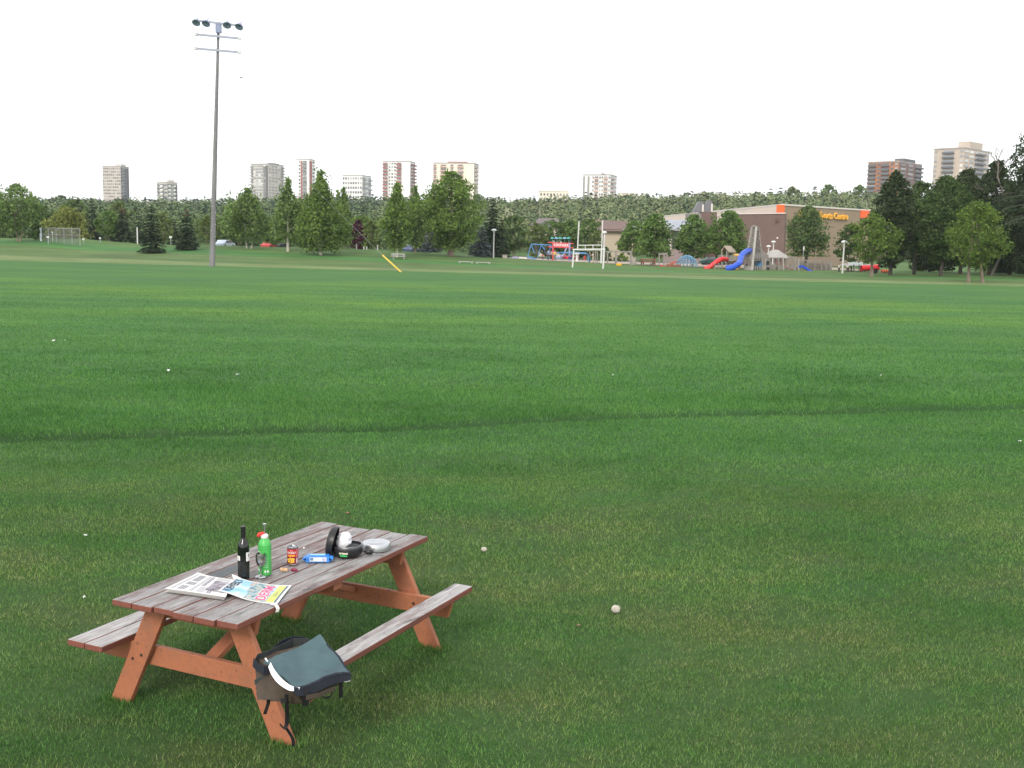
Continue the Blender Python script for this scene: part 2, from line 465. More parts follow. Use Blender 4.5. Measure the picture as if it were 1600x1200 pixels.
def foot_tufts():
    ca, sa = math.cos(math.radians(64.55)), math.sin(math.radians(64.55)); P = []
    for u in (-.86, .87):
        for v in (-.65, .65):
            n = 420; uu = u+gr.normal(size=n)*.045; vv = v+gr.uniform(-.12, .12, n)
            k = (np.abs(uu-u) > .02) | (np.abs(vv-v) > .085); uu, vv = uu[k], vv[k]; n = len(uu)
            x = -1.5+ca*uu+sa*vv; y = 7.115+sa*uu-ca*vv; a = gr.uniform(0, 2*PI, n); h_ = gr.uniform(.02, .055, n); z = np.zeros(n)
            Q_ = np.empty((n, 3, 3)); Q_[:, 0] = np.stack([x-np.cos(a)*.0035, y-np.sin(a)*.0035, z-.004], -1); Q_[:, 1] = np.stack([x+np.cos(a)*.0035, y+np.sin(a)*.0035, z-.004], -1)
            Q_[:, 2] = np.stack([x+gr.normal(size=n)*.02, y+gr.normal(size=n)*.02, z+h_], -1); P.append(Q_.reshape(-1, 3))
    return np.concatenate(P)
gv = np.concatenate([foot_tufts(), blades(4.2, 9, 3600, .027, .0056), blades(9, 14, 2200, .030, .0078), blades(14, 22, 850, .042, .011), blades(22, 75, 430, .045, .017, 16)])
grass = link('grass', np_mesh('grass', gv, np.arange(len(gv)).reshape(-1, 3), BM))
tag(grass, 'short green grass blades of the near lawn', 'grass', kind='stuff')

# the air between here and the far rim
HAZE = .00013
m, nt, out = new_mat('haze_air'); pv = nt.nodes.new('ShaderNodeVolumePrincipled'); pv.inputs['Density'].default_value = HAZE; pv.inputs['Color'].default_value = (.90, .94, 1, 1); pv.inputs['Anisotropy'].default_value = .2
nt.links.new(pv.outputs[0], out.inputs['Volume'])
hz_ = MB().box((0, 840, 80), (2830, 1930, 164)).build('haze', m); tag(hz_, 'thin bluish haze lying over the valley', 'haze', kind='stuff')
# ------------------------------------------------------------------ trees
def prof(kind, t):
    if kind == 'poplar': return (.45+.55*(t/.28)**.7) if t < .28 else max(.05, (1-((t-.28)/.72)**1.15)*.95)
    if kind == 'oval': return max(.08, math.sin(PI*min(1, (t*.88+.1)))**.75)
    if kind == 'round': return max(.1, math.sqrt(max(0, 1-(1.75*t-.8)**2)))
    if kind == 'dome': return max(.12, math.sqrt(max(0, 1-(t*.98)**2)))
    if kind == 'bush': return max(.15, math.sqrt(max(0, 1-t*t)))
    return 1

def leaf_quads(C, out, s, g, upb=.5, aspect=.62, rough=1.0):
    n = len(C)
    nrm = g.normal(size=(n, 3))*rough + out*.7 + np.array([0, 0, upb])
    nrm /= np.linalg.norm(nrm, axis=1)[:, None]
    t = g.normal(size=(n, 3)); a = np.cross(nrm, t); a /= np.linalg.norm(a, axis=1)[:, None] + 1e-9
    b = np.cross(nrm, a)
    sz = (s*g.uniform(.65, 1.35, n))[:, None]
    return np.stack([C+a*sz, C+b*sz*aspect, C-a*sz, C-b*sz*aspect], 1).reshape(-1, 3)

BARK = M('bark', (.17, .135, .105), .95, .4, 3, bump=.4, stretch=(1, 1, .25))
BARKP = M('pale_bark', (.42, .39, .33), .9, .3, 3, bump=.3, stretch=(1, 1, .3))
BARKD = M('dark_bark', (.06, .05, .042), .95, .3, 3)
LM = {
 'poplar': leaf_mat('poplar_leaves', (.028, .066, .02), (.12, .205, .06)),
 'cotton': leaf_mat('cottonwood_leaves', (.025, .062, .016), (.105, .185, .04)),
 'ash': leaf_mat('ash_leaves', (.024, .062, .016), (.09, .17, .042)),
 'green': leaf_mat('broad_leaves', (.022, .055, .016), (.085, .155, .04)),
 'olive': leaf_mat('olive_leaves', (.034, .064, .017), (.098, .148, .044)),
 'willow': leaf_mat('willow_leaves', (.058, .09, .02), (.145, .192, .05)),
 'dark': leaf_mat('dark_leaves', (.010, .022, .010), (.042, .070, .027)),
 'darker': leaf_mat('deep_green_leaves', (.016, .042, .013), (.055, .102, .030)),
 'purple': leaf_mat('purple_leaves', (.022, .010, .016), (.07, .026, .04)),
 'lime': leaf_mat('fresh_leaves', (.026, .066, .014), (.088, .150, .032)),
 'birch': leaf_mat('birch_leaves', (.024, .055, .018), (.08, .14, .045)),
 'spruce': leaf_mat('spruce_needles', (.009, .024, .012), (.036, .062, .030), .15),
 'blue': leaf_mat('blue_spruce_needles', (.026, .046, .040), (.085, .12, .105), .12),
 'brown': leaf_mat('browning_needles', (.05, .035, .02), (.13, .085, .05), .12),
}

def trunk_mb(h, r, g, crown0, limbs, lean=(0, 0)):
    mb = MB(); n = 7
    pts = [Vector((lean[0]*(k/n)+g.normal()*r*.25*(k > 0), lean[1]*(k/n)+g.normal()*r*.25*(k > 0), h*k/n-.15*(k == 0))) for k in range(n+1)]
    mb.tube(pts, [r*(1.25 if k == 0 else 1-.85*k/n) for k in range(n+1)], 8)
    for c in limbs:
        c = Vector(c); zz = max(crown0*.9, min(h*.9, c.z-(c.xy-Vector(lean)).length*.8)); k = zz/h
        s0 = Vector((lean[0]*k, lean[1]*k, zz)); rr = r*(1-.85*k)*.55
        mid = (s0+c)/2+Vector((0, 0, -.05*h*abs(g.normal())*.3))
        mb.tube([s0, mid, c], [rr, rr*.6, rr*.2], 5, False)
    return mb

def tree(name, label, base, h, wdt, kind, leaf, seed, crown0=.15, group=None, bark=BARK, tr=None, lean=(0, 0), dens=1.0, trunks=None, loose=0.0, weep=0, fill=.24):
    g = np.random.default_rng(seed); d = base.y
    root = thing(name, label, 'tree', base, 0, group); wdt = wdt*1.12
    tr = tr or h*.017
    z0 = h*crown0; ch = h-z0; rad = wdt/2
    s = d/1088*1.4
    px_area = (wdt/d*1088)*(ch/d*1088)*.72
    ncl = int(np.clip(px_area/26, 14, 120))
    nl = int(px_area*2.7*dens)
    cs, rs = [], []
    tries = 0
    while len(cs) < ncl and tries < 5000:
        tries += 1
        t = g.uniform(0, 1)**.9; R = prof(kind, t)*rad
        if g.uniform(0, 1) > R/rad*1.1+.12: continue
        rr = rad*g.uniform(.13, .30)*(1-.3*t)
        q = math.sqrt(g.uniform(.05, 1)); ph = g.uniform(0, 2*PI)
        q = q*max(.1, R-rr*.5)*g.uniform(.72, 1.2)
        k = (z0+t*ch)/h
        cs.append((lean[0]*k+q*math.cos(ph), lean[1]*k+q*math.sin(ph), z0+t*(ch-rr*.6)+g.normal()*.02*h)); rs.append(rr)
    # leaders at the top
    for k in range(3 if kind != 'poplar' else 5):
        rr = rad*.13; q = rad*(.25 if kind != 'poplar' else .5)*g.uniform(0, 1); ph = g.uniform(0, 2*PI)
        cs.append((lean[0]+q*math.cos(ph)*(k > 0), lean[1]+q*math.sin(ph)*(k > 0), h-rr*(.9+k*1.6))); rs.append(rr)
    if kind == 'poplar' or (kind == 'oval' and leaf in ('cotton', 'poplar', 'ash')):
        for k in range(5 if kind == 'poplar' else 6):            # side leaders that make the outline ragged
            ph = g.uniform(0, 2*PI); q = rad*g.uniform(.35, .8); top_ = h*g.uniform(.66, .93); lo = z0+ch*g.uniform(.15, .4)
            for j in range(9):
                f = j/8; z = lerp(lo, top_, f); qq = q*(1.0-.15*f)
                cs.append((lean[0]*z/h+qq*math.cos(ph)+g.normal()*.05*rad, lean[1]*z/h+qq*math.sin(ph)+g.normal()*.05*rad, z)); rs.append(rad*(.24-.15*f))
    cs = np.array(cs); rs = np.array(rs)
    wgt = rs**2; idx = g.choice(len(cs), nl, p=wgt/wgt.sum())
    u = g.normal(size=(nl, 3)); u /= np.linalg.norm(u, axis=1)[:, None]
    rad_f = g.uniform(.2, 1.0+loose, nl)**.7
    off = u*(rs[idx]*rad_f)[:, None]*np.array([1.1, 1.1, 1.3 if kind == 'poplar' else .8])
    nf = int(nl*fill)          # leaves between the clumps
    tf = g.uniform(0, 1, nf)**.95; Rf = np.array([prof(kind, t) for t in tf])*rad*np.sqrt(g.uniform(.1, 1, nf))*g.uniform(.7, 1.05, nf); pf = g.uniform(0, 2*PI, nf)
    if weep: off[:, 2] -= np.abs(g.exponential(weep, nl))*h*.1
    Cc = cs[idx]+off
    kz = (z0+tf*ch)/h; Cc[:nf] = np.stack([lean[0]*kz+Rf*np.cos(pf), lean[1]*kz+Rf*np.sin(pf), z0+tf*ch*.97], -1)
    Cc[:, 2] = np.maximum(Cc[:, 2], max(.25, z0*.6))
    axis_c = np.array([lean[0]*.6, lean[1]*.6, 0])
    o = u*.6 + np.stack([Cc[:, 0]-axis_c[0], Cc[:, 1]-axis_c[1], np.zeros(nl)], -1)/rad*.6
    V = leaf_quads(Cc, o, s, g)
    link('crown', np_mesh('crown', V, np.arange(len(V)).reshape(-1, 4), LM[leaf]), root)
    sel = g.choice(len(cs), min(12, len(cs)), replace=False)
    if trunks is None:
        trunk_mb(h*.93, tr, g, z0, [cs[i] for i in sel], lean).build('trunk', bark, root)
    else:
        for k, (dx, ln) in enumerate(trunks):
            mb = trunk_mb(h*.9, tr*.8, g, z0, [cs[i] for i in sel[k::len(trunks)]], ln)
            mb.build('trunk', bark, root, loc=(dx, 0, 0))
    return root

def spruce(label, base, h, wdt, seed, leaf='spruce', group=None, z0=.03, tip=None, sparse=1.0, name='spruce_tree'):
    g = np.random.default_rng(seed); d = base.y; wdt = wdt*1.12
    root = thing(name, label, 'tree', base, 0, group)
    s = max(.12, d/1088*1.25)
    Cs, As = [], []
    lv = int(np.clip(h/d*1088/2.6, 9, 40))
    for k in range(lv):
        t = (k+g.uniform(-.3, .3))/lv; t = min(.985, max(0, t))
        zb = h*(z0+(1-z0)*t); L = wdt/2*((1-t)**.85)*(1 if t > .06 else .85)+.04*wdt
        nb = int(max(5, 11*(1-t)+4))
        a0 = g.uniform(0, 2*PI)
        for b in range(nb):
            a = a0+2*PI*b/nb+g.normal()*.15; l = L*g.uniform(.72, 1.15)
            if g.uniform() > sparse: continue
            m = max(2, int(l/s*1.5))
            for j in range(m):
                f = (j+.7)/m
                r = l*f; z = zb-.30*l*f*f+.10*l*f**4
                for side in (-1, 0, 1):
                    w_ = side*(1-f*.5)*.16*l*g.uniform(.3, 1.2)
                    Cs.append((r*math.cos(a)-w_*math.sin(a), r*math.sin(a)+w_*math.cos(a), z-.08*l*abs(side)+g.normal()*.03*l))
                    As.append((math.cos(a+side*.5), math.sin(a+side*.5), -.35))
    Cs = np.array(Cs); As = np.array(As); As /= np.linalg.norm(As, axis=1)[:, None]
    n = len(Cs); t = g.normal(size=(n, 3))*.5+np.array([0, 0, 1]); b = np.cross(As, t); b /= np.linalg.norm(b, axis=1)[:, None]
    sz = s*g.uniform(.7, 1.3, n)[:, None]
    V = np.stack([Cs+As*sz*1.5, Cs+b*sz*.55, Cs-As*sz, Cs-b*sz*.55], 1)
    V[:, :, 2] = np.maximum(V[:, :, 2], .1)
    if tip:
        me = np_mesh('crown', V.reshape(-1, 3), np.arange(n*4).reshape(-1, 4), LM[leaf]); me.materials.append(LM[tip])
        me.polygons.foreach_set('material_index', ((Cs[:, 2]+g.normal(size=n)*h*.05) > h*.86).astype(np.int32)); link('crown', me, root)
    else:
        link('crown', np_mesh('crown', V.reshape(-1, 3), np.arange(n*4).reshape(-1, 4), LM[leaf]), root)
    MB().tube([(0, 0, -.1), (0, 0, h*.5), (0, 0, h*.97)], [h*.018, h*.01, .03], 6).build('trunk', BARKD, root)
    return root

def place(px, pyb, Y=None):
    return G(px, pyb) if Y is None else D(px, Y)
def hgt(base, px, pyt): return at(px, pyt, base.y).z-base.z
def wid(base, wpx): return wpx*base.y/F

def T(label, px, pyb, pyt, wpx, kind, leaf, seed, Y=None, name='deciduous_tree', **kw):
    b = place(px, pyb, Y)
    return tree(name, label, b, hgt(b, px, pyt), wid(b, wpx), kind, leaf, seed, **kw)
def S(label, px, pyb, pyt, wpx, seed, Y=None, **kw):
    b = place(px, pyb, Y)
    return spruce(label, b, hgt(b, px, pyt), wid(b, wpx), seed, **kw)

FR = 'young poplars along the grassy bank'
BK = 'trees behind the grassy bank'
PG = 'leafy trees between the playground and the sports hall'
RD = 'dark trees at the right edge of the field'
# --- left bank, front row
T('loose grey-green tree at the far left of the bank, beside the wire fence', 28, 377.5, 286, 72, 'oval', 'poplar', 11, crown0=.22, loose=.5, dens=.85, trunks=[(0, (-.6, 0)), (.3, (2.0, 0))])
tag(T('low round bush at the left end of the wire fence', 62, 376, 352, 30, 'bush', 'green', 12, name='bush', crown0=.02), cat='bush')
S('dark spruce in the front of the left bank, the taller of the two lone spruces', 238, 395.5, 318, 37, 13, group='lone spruces on the bank')
S('dark spruce with a browned top, nearest the tall light pole', 292, 390.5, 326, 33, 14, tip='brown', group='lone spruces on the bank')
T('round light green tree just left of the tall light pole', 324, 388, 336, 44, 'round', 'olive', 15, Y=178, crown0=.25, group=BK)
T('two-stemmed poplar, first to the right of the tall light pole', 388, 388, 292, 80, 'poplar', 'poplar', 16, crown0=.16, bark=BARKP, trunks=[(-.2, (-.6, 0)), (.45, (.9, .3))], loose=.3, group=FR)
T('slender poplar with a long bare pale trunk in front of the two pale towers', 450, 393, 276, 56, 'poplar', 'poplar', 17, crown0=.17, bark=BARKP, tr=.2, loose=.35, dens=.8, group=FR)
T('tall poplar whose crown reaches down to the grass, left of the white tower', 501, 398.5, 266, 84, 'poplar', 'cotton', 18, crown0=.05, bark=BARKP, loose=.2, group=FR)
T('poplar at the right shoulder of the tallest bank poplar', 537, 391, 292, 34, 'poplar', 'poplar', 19, Y=170, crown0=.1, loose=.3, group=FR)
T('poplar with a straight pale trunk standing behind the weathered picnic table on the bank', 620, 402, 283, 58, 'poplar', 'cotton', 20, crown0=.14, bark=BARKP, loose=.15, group=FR)
T('narrow poplar close on the right of the one behind the far picnic table', 649, 396, 290, 38, 'poplar', 'poplar', 21, Y=168, crown0=.12, loose=.25, group=FR)
T('largest broad cottonwood on the bank, in front of the cream tower', 704, 400.5, 265, 98, 'oval', 'cotton', 22, crown0=.13, tr=.42, dens=1.25, group=FR)
# --- behind the bank
for a in [('golden willow with drooping crown behind the wire fence', 106, 322, 76, 'dome', 'willow', 185, .12),
          ('green tree at the very left edge, behind the loose grey-green tree', 2, 318, 60, 'round', 'green', 205, .1),
          ('dark green tree between the wire fence and the golden willow', 66, 320, 44, 'round', 'darker', 215, .1),
          ('bright green tree to the right of the golden willow', 171, 329, 44, 'round', 'ash', 178, .2),
          ('yellowing tree close behind the taller lone spruce', 257, 332, 32, 'oval', 'olive', 182, .2),
          ('dark leafy tree just right of the foot of the tall light pole', 352, 340, 44, 'round', 'darker', 200, .1),
          ('small leafy tree low behind the slender bare-trunk poplar', 432, 338, 46, 'round', 'ash', 180, .15),
          ('leafy tree low between the slender poplar and the tallest bank poplar', 473, 330, 46, 'round', 'green', 185, .12),
          ('yellow-green round tree left of the purple tree', 546, 343, 26, 'round', 'olive', 190, .15),
          ('dark purple-leaved tree behind the bank', 559, 345, 32, 'oval', 'purple', 186, .1),
          ('yellow-green round tree right of the purple tree', 580, 344, 26, 'round', 'olive', 184, .12),
          ('light green spreading tree above the purple tree', 565, 337, 60, 'round', 'lime', 215, .1),
          ('olive tree in the gap left of the largest cottonwood', 664, 330, 32, 'oval', 'olive', 182, .12),
          ('broad green tree behind the golden willow, under the square tower', 120, 312, 50, 'round', 'green', 240, .1),
          ('dull olive tree below the square tower', 186, 316, 46, 'round', 'olive', 235, .1),
          ('dark tree right of the tall light pole, behind the dark leafy one', 372, 350, 40, 'round', 'dark', 212, .05)]:
    b = D(a[1], a[6])
    tree('deciduous_tree', a[0], b, hgt(b, a[1], a[2]), wid(b, a[3]), a[4], a[5], 100+a[1], crown0=a[7], group=BK, weep=1.0 if a[5] == 'willow' else 0)
for a in [('dark spruce behind the willow, left one of a close pair', 125, 309, 26, 225, 'spruce', None), ('dark spruce behind the willow, right one of a close pair', 146, 311, 27, 222, 'spruce', None),
          ('spruce with a browned top behind the bank, left of the white marker pole', 192, 324, 32, 178, 'spruce', 'brown'), ('thin dark spruce just right of the white marker pole', 218, 330, 20, 188, 'spruce', None),
          ('thin dark spruce between the two lone spruces', 273, 338, 22, 190, 'spruce', None), ('bluish spruce low behind the poplars, left of the largest cottonwood', 673, 356, 32, 176, 'blue', None),
          ('pale olive spruce behind the far picnic table', 657, 352, 22, 182, 'spruce', None),
          ('silvery blue spruce at the right foot of the largest cottonwood', 752, 352, 34, 171, 'blue', None), ('tall dark spruce behind the white lamp post', 769, 309, 40, 176, 'spruce', None),
          ('dark spruce just right of the white lamp post', 783, 340, 26, 178, 'spruce', None)]:
    b = D(a[1], a[4])
    spruce(a[0], b, hgt(b, a[1], a[2]), wid(b, a[3]), 200+a[1], leaf=a[5], tip=a[6], group=BK)
# --- centre, behind the swings
for a in [('dark round tree left of the blue swing set', 803, 336, 46, 'round', 'darker', 200, .2), ('olive leafy tree behind the blue swing set', 838, 348, 40, 'round', 'olive', 222, .12),
          ('broad green tree above the red and white sign', 862, 343, 56, 'round', 'green', 226, .1), ('green tree between the sign and the football goal', 892, 342, 38, 'round', 'ash', 224, .1),
          ('green tree seen between the two goal uprights', 920, 341, 42, 'round', 'green', 228, .08), ('pale olive tree low behind the goal crossbar', 931, 362, 30, 'oval', 'olive', 214, .05),
          ('bright bush right of the goal, before the tan wall', 972, 396, 22, 'bush', 'lime', 204, .02), ('dark bush behind the timber swing frame', 946, 386, 24, 'bush', 'darker', 206, .02)]:
    b = D(a[1], a[6])
    o = tree('bush' if a[4] == 'bush' else 'deciduous_tree', a[0], b, hgt(b, a[1], a[2]), wid(b, a[3]), a[4], a[5], 300+a[1], crown0=a[7])
    if a[4] == 'bush': o['category'] = 'bush'
# --- row before the sports hall
for a in [('leafy tree left in the row before the sports hall, nearest the tan wall', 990, 343, 46, 'oval', 'ash', 181, .2), ('tall leafy tree second in the row before the sports hall, right of the timber frame', 1023, 333, 64, 'oval', 'ash', 172, .16),
          ('round leafy tree behind the blue dome climber', 1083, 334, 58, 'oval', 'ash', 174, .16), ('broad leafy tree behind the red slide', 1138, 327, 66, 'oval', 'ash', 178, .14)]:
    b = D(a[1], a[6])
    tree('deciduous_tree', a[0], b, hgt(b, a[1], a[2]), wid(b, a[3]), a[4], a[5], 400+a[1], crown0=a[7], group=PG, dens=1.25)
T('drooping birch hiding part of the lettering on the sports hall', 1260, 0, 320, 66, 'oval', 'birch', 41, Y=180, crown0=.34, weep=1.2, dens=1.3, tr=.3)
T('leafy tree behind the lamp post, before the front of the sports hall', 1327, 0, 350, 44, 'round', 'darker', 42, Y=176, crown0=.2, dens=1.2)
T('young maple with a bare trunk standing on the lawn right of the playground', 1361, 432.5, 332, 80, 'oval', 'lime', 43, crown0=.27, dens=.62, tr=.2, fill=.06, loose=.35)
# --- right edge
for a in [('dark tree at the left end of the dark grove, below the orange tower', 1391, 430, 264, 72, 'oval', 'dark', .12, 1.3), ('dark leaning tree second from left in the dark grove', 1428, 429, 282, 70, 'oval', 'darker', .25, 1.2),
          ('broad mid-green tree in the middle of the dark grove', 1470, 432, 272, 92, 'oval', 'darker', .18, 1.4), ('dark tree below the tan tower, behind the mid-green one', 1500, 428, 262, 90, 'oval', 'dark', .1, 1.3),
          ('dark tree behind the leaning pair of pale trunks', 1545, 430, 250, 84, 'oval', 'dark', .08, 1.4), ('tallest dark tree at the right edge of the photo', 1606, 433, 196, 110, 'poplar', 'dark', .1, 1.2),
          ('deep shaded tree filling the gap at the right edge', 1578, 429, 300, 90, 'round', 'dark', .03, 1.3), ('low dark tree behind the leaning trunk in the grove', 1452, 425, 330, 80, 'round', 'dark', .02, 1.2), ('low dark tree between the pale trunks and the right edge', 1560, 426, 350, 90, 'bush', 'dark', .02, 1.2),
          ('dark tree just outside the right edge', 1690, 436, 220, 130, 'oval', 'dark', .1, 1)]:
    b = G(a[1], a[2]) if a[2] else D(a[1], 140)
    tree('deciduous_tree', a[0], b, hgt(b, a[1], a[3]), wid(b, a[4]), a[5], a[6], 500+a[1], crown0=a[7], group=RD, bark=BARKD, dens=a[8])
T('bright green tree with two pale diverging trunks at the field edge', 1522, 441.5, 311, 92, 'oval', 'lime', 51, crown0=.2, dens=.6, fill=.06, loose=.35, trunks=[(-.6, (.2, 0)), (.9, (-1.2, .3))], tr=.21)
# leafless tree
b = D(1553, 152)
bare = thing('bare_tree', 'leafless grey tree rising above the dark grove, right of the tan tower', 'tree', b)
g_ = np.random.default_rng(3); hb = hgt(b, 1550, 207); mbb = MB()
def twig(p, d, L, r, lev):
    q = p+d*L; m = p+d*L*.5+Vector((g_.normal(), g_.normal(), 0))*L*.06
    mbb.tube([p, m, q], [r, r*.8, r*.6], 5, False)
    if lev:
        for k in range(3 if lev > 1 else 4):
            nd = (d+Vector((g_.normal()*.55, g_.normal()*.55, g_.uniform(-.1, .45)))).normalized()
            twig(p+d*L*g_.uniform(.45, 1), nd, L*g_.uniform(.45, .7), r*.55, lev-1)
twig(Vector((0, 0, 0)), Vector((-.02, 0, 1)), hb*.7, .2, 0)
twig(Vector((-.02*hb*.7, 0, hb*.68)), Vector((-.03, 0, 1)).normalized(), hb*.13, .12, 4)
for k in range(4): twig(Vector((-.01*hb, 0, hb*(.5+.07*k))), Vector((g_.normal(), g_.normal(), .8)).normalized(), hb*.10, .07, 3)
mbb.build('trunk', M('dead_wood', (.16, .14, .125), .9), bare)
# overhanging spruce-like boughs of the tree at the right edge
b = G(1612, 435)
ov = thing('conifer_tree', 'ragged conifer reaching drooping boughs in at the upper right corner', 'tree', b)
g_ = np.random.default_rng(9); Cc = []; mbt = MB()
hT = hgt(b, 1612, 165); mbt.tube([(0, 0, -.2), (.2, 0, hT*.5), (0, 0, hT)], [.4, .28, .06], 8)
for k in range(26):
    z = hT*(.3+.68*(k/26)); a = g_.uniform(PI*.55, PI*1.45) if k % 3 else g_.uniform(0, 2*PI); L = wid(b, 82)*(1-.62*k/26)*g_.uniform(.65, 1.1)
    pts = [Vector((math.cos(a)*L*f, math.sin(a)*L*f, z+.12*L*f-.28*L*f*f)) for f in (0, .35, .7, 1)]
    mbt.tube(pts, [.09, .07, .05, .02], 5, False)
    for j in range(95):
        f = g_.uniform(.25, 1.05)**.8; p = Vector((math.cos(a)*L*f, math.sin(a)*L*f, z+.12*L*f-.28*L*f*f))
        Cc.append(p+Vector((g_.normal()*.3, g_.normal()*.3, -abs(g_.normal())*.35)))
Cc = np.array([tuple(p) for p in Cc]); V = leaf_quads(Cc, np.zeros((len(Cc), 3)), .19, g_, aspect=.4)
link('crown', np_mesh('crown', V, np.arange(len(V)).reshape(-1, 4), LM['spruce']), ov); mbt.build('trunk', BARKD, ov)

# --- the wooded valley side: one mass
m, nt, out = new_mat('valley_wood')
at_ = nt.nodes.new('ShaderNodeAttribute'); at_.attribute_name = 'tint'
geo = nt.nodes.new('ShaderNodeNewGeometry')
c1 = ramp(nt, at_.outputs['Fac'], [(0, (.034, .062, .044)), (.22, (.058, .096, .058)), (.45, (.105, .152, .07)), (.68, (.18, .215, .098)), (.85, (.25, .235, .14)), (1, (.40, .37, .31))])
rr_ = ramp(nt, geo.outputs['Random Per Island'], [(0, .82), (1, 1.13)])
c1 = mixc(nt, 1, c1, rr_, 'MULTIPLY')
df = nt.nodes.new('ShaderNodeBsdfDiffuse'); nt.links.new(c1, df.inputs[0]); nt.links.new(df.outputs[0], out.inputs[0])
g = np.random.default_rng(77)
Vs, Ts = [], []
ntree = 0
for yy in np.arange(216, 690, 7.6):
    hw = .47*yy*1.25+35
    for xx in np.arange(-hw, hw, 8.2 if yy > 300 else 6):
        x = xx+g.uniform(-3, 3); y = yy+g.uniform(-3.4, 3.4)
        if y < 330 and x > -4+(y-216)*.05: 
            if y < 318: continue
        if y < 244 and g.uniform() < .4: continue
        left = 1-sstep(-60, 20, x)
        con = g.uniform() < lerp(.07, .16, left)
        hT = g.uniform(7, 11.5)*(1.1 if con else 1); wT = hT*(.36 if con else g.uniform(.75, 1.05))
        if y < 320: hT *= .68
        ti = g.uniform(.02, .2) if con else np.clip(g.normal(lerp(.58, .44, left), .12), .12, .80)
        n = int(np.clip((60 if con else 105)*(480/y)**1.4, 55, 330))
        t = g.uniform(0, 1, n)**(1.2 if con else .9)
        R = wT/2*((1-t)+.08) if con else wT/2*np.sqrt(np.clip(1-(1.7*t-.75)**2, .05, 1))
        ph = g.uniform(0, 2*PI, n); q = np.sqrt(g.uniform(.35, 1, n))*R*g.uniform(.8, 1.2, n)
        C = np.stack([x+q*np.cos(ph), y+q*np.sin(ph), tz(x, y)+hT*(.06+.92*t)], -1)
        o = np.stack([np.cos(ph), np.sin(ph), (t-.35)*1.6], -1)*1.3
        Vs.append(leaf_quads(C, o, y*.00118 if con else y*.00135, g, .7, .62, .75 if con else .42)); Ts.append(np.full(n*4, ti)); ntree += 1
        if not con and g.uniform() < lerp(.07, .015, left) and y > 380:      # a pale bare stem showing
            z_ = tz(x, y); ww = .22
            for k in range(2):
                xo = x+g.uniform(-1.5, 1.5); zz = z_+hT*g.uniform(.35, .5); yo = y-wT*.62
                Vs.append(np.array([[xo-ww, yo, z_-.3], [xo+ww, yo, z_-.3], [xo+ww*.6+.3, yo+.1, zz+hT*.5], [xo-ww*.6+.3, yo+.1, zz+hT*.5]])); Ts.append(np.full(4, .97))
V = np.concatenate(Vs); me = np_mesh('valley_wood', V, np.arange(len(V)).reshape(-1, 4), m)
a_ = me.attributes.new('tint', 'FLOAT', 'POINT'); a_.data.foreach_set('value', np.concatenate(Ts).astype(np.float32))
tag(link('valley_wood', me), 'dense mixed wood covering the far valley side below the towers', 'wood', kind='stuff')
# spruces and trees that stand out on the skyline
for k, (px, pyt, wpx, lab) in enumerate([(913, 297, 8, 'thin spruce at the left foot of the white balcony tower'), (921, 296, 8, 'thin spruce against the white balcony tower'), (1048, 301, 10, 'pointed spruce above the long tan roof, left of the slanted roof vents'),
        (1110, 301, 11, 'pointed spruce right behind the slanted roof vents'), (1128, 301, 13, 'broad pointed spruce on the skyline right of the slanted roof vents'), (1149, 302, 9, 'spruce on the skyline above the round leafy playground trees'),
        (1161, 305, 8, 'small spruce on the skyline above the broad tree by the red slide'), (1200, 291, 12, 'tall spruce on the skyline left of the orange corner panel'), (1215, 290, 12, 'tall spruce on the skyline above the orange corner panel'), (1268, 287, 12, 'tall spruce on the skyline above the drooping birch'), (982, 300, 8, 'spruce on the skyline above the timber swing frame'), (1300, 293, 9, 'thin spruce on the skyline above the hall lettering')]):
    b = D(px, 625); b.z -= 1
    spruce(lab, b, hgt(b, px, pyt), wid(b, wpx)*1.25, 700+k, group='spruces on the skyline')
for k, (px, pyt, wpx, leaf, lab) in enumerate([(1097, 299, 22, 'green', 'tall leafy tree on the skyline behind the slanted roof vents'), (1233, 291, 24, 'olive', 'round tree on the skyline between the two tall spruce groups'), (1338, 289, 30, 'lime', 'round bright tree on the skyline left of the orange tower'), (1290, 288, 28, 'ash', 'round tree on the skyline above the hall lettering'),
        (97, 305, 34, 'darker', 'wide dark tree on the skyline above the golden willow'), (383, 310, 30, 'darker', 'dark round tree on the skyline left of the two-winged tower'), (745, 303, 30, 'green', 'round tree on the skyline at the right of the cream tower')]):
    b = D(px, 622); b.z -= 1
    tree('deciduous_tree', lab, b, hgt(b, px, pyt), wid(b, wpx), 'round', leaf, 740+k, crown0=.1, group='trees on the skyline', dens=1.5)
# ------------------------------------------------------------------ apartment towers on the far rim
def glass_mat(name, a, b, rough=.25):
    if name in MATS: return MATS[name]
    m, nt, out = new_mat(name)
    oi = nt.nodes.new('ShaderNodeObjectInfo')
    c = ramp(nt, oi.outputs['Random'], [(.0, a), (.5, a), (1.0, b)])
    bsdf(nt, out, c, rough, 0, .5); MATS[name] = m
    return m
GL = glass_mat('window_glass', (.12, .125, .135), (.36, .37, .38))
GLP = glass_mat('pale_window', (.30, .31, .33), (.72, .72, .70))
GLM = glass_mat('mid_window', (.16, .16, .18), (.5, .5, .5))

def facade_frame(p, q):
    u = (q-p); u.z = 0; L = u.length; u.normalize(); n = Vector((u.y, -u.x, 0))
    return u, n, L

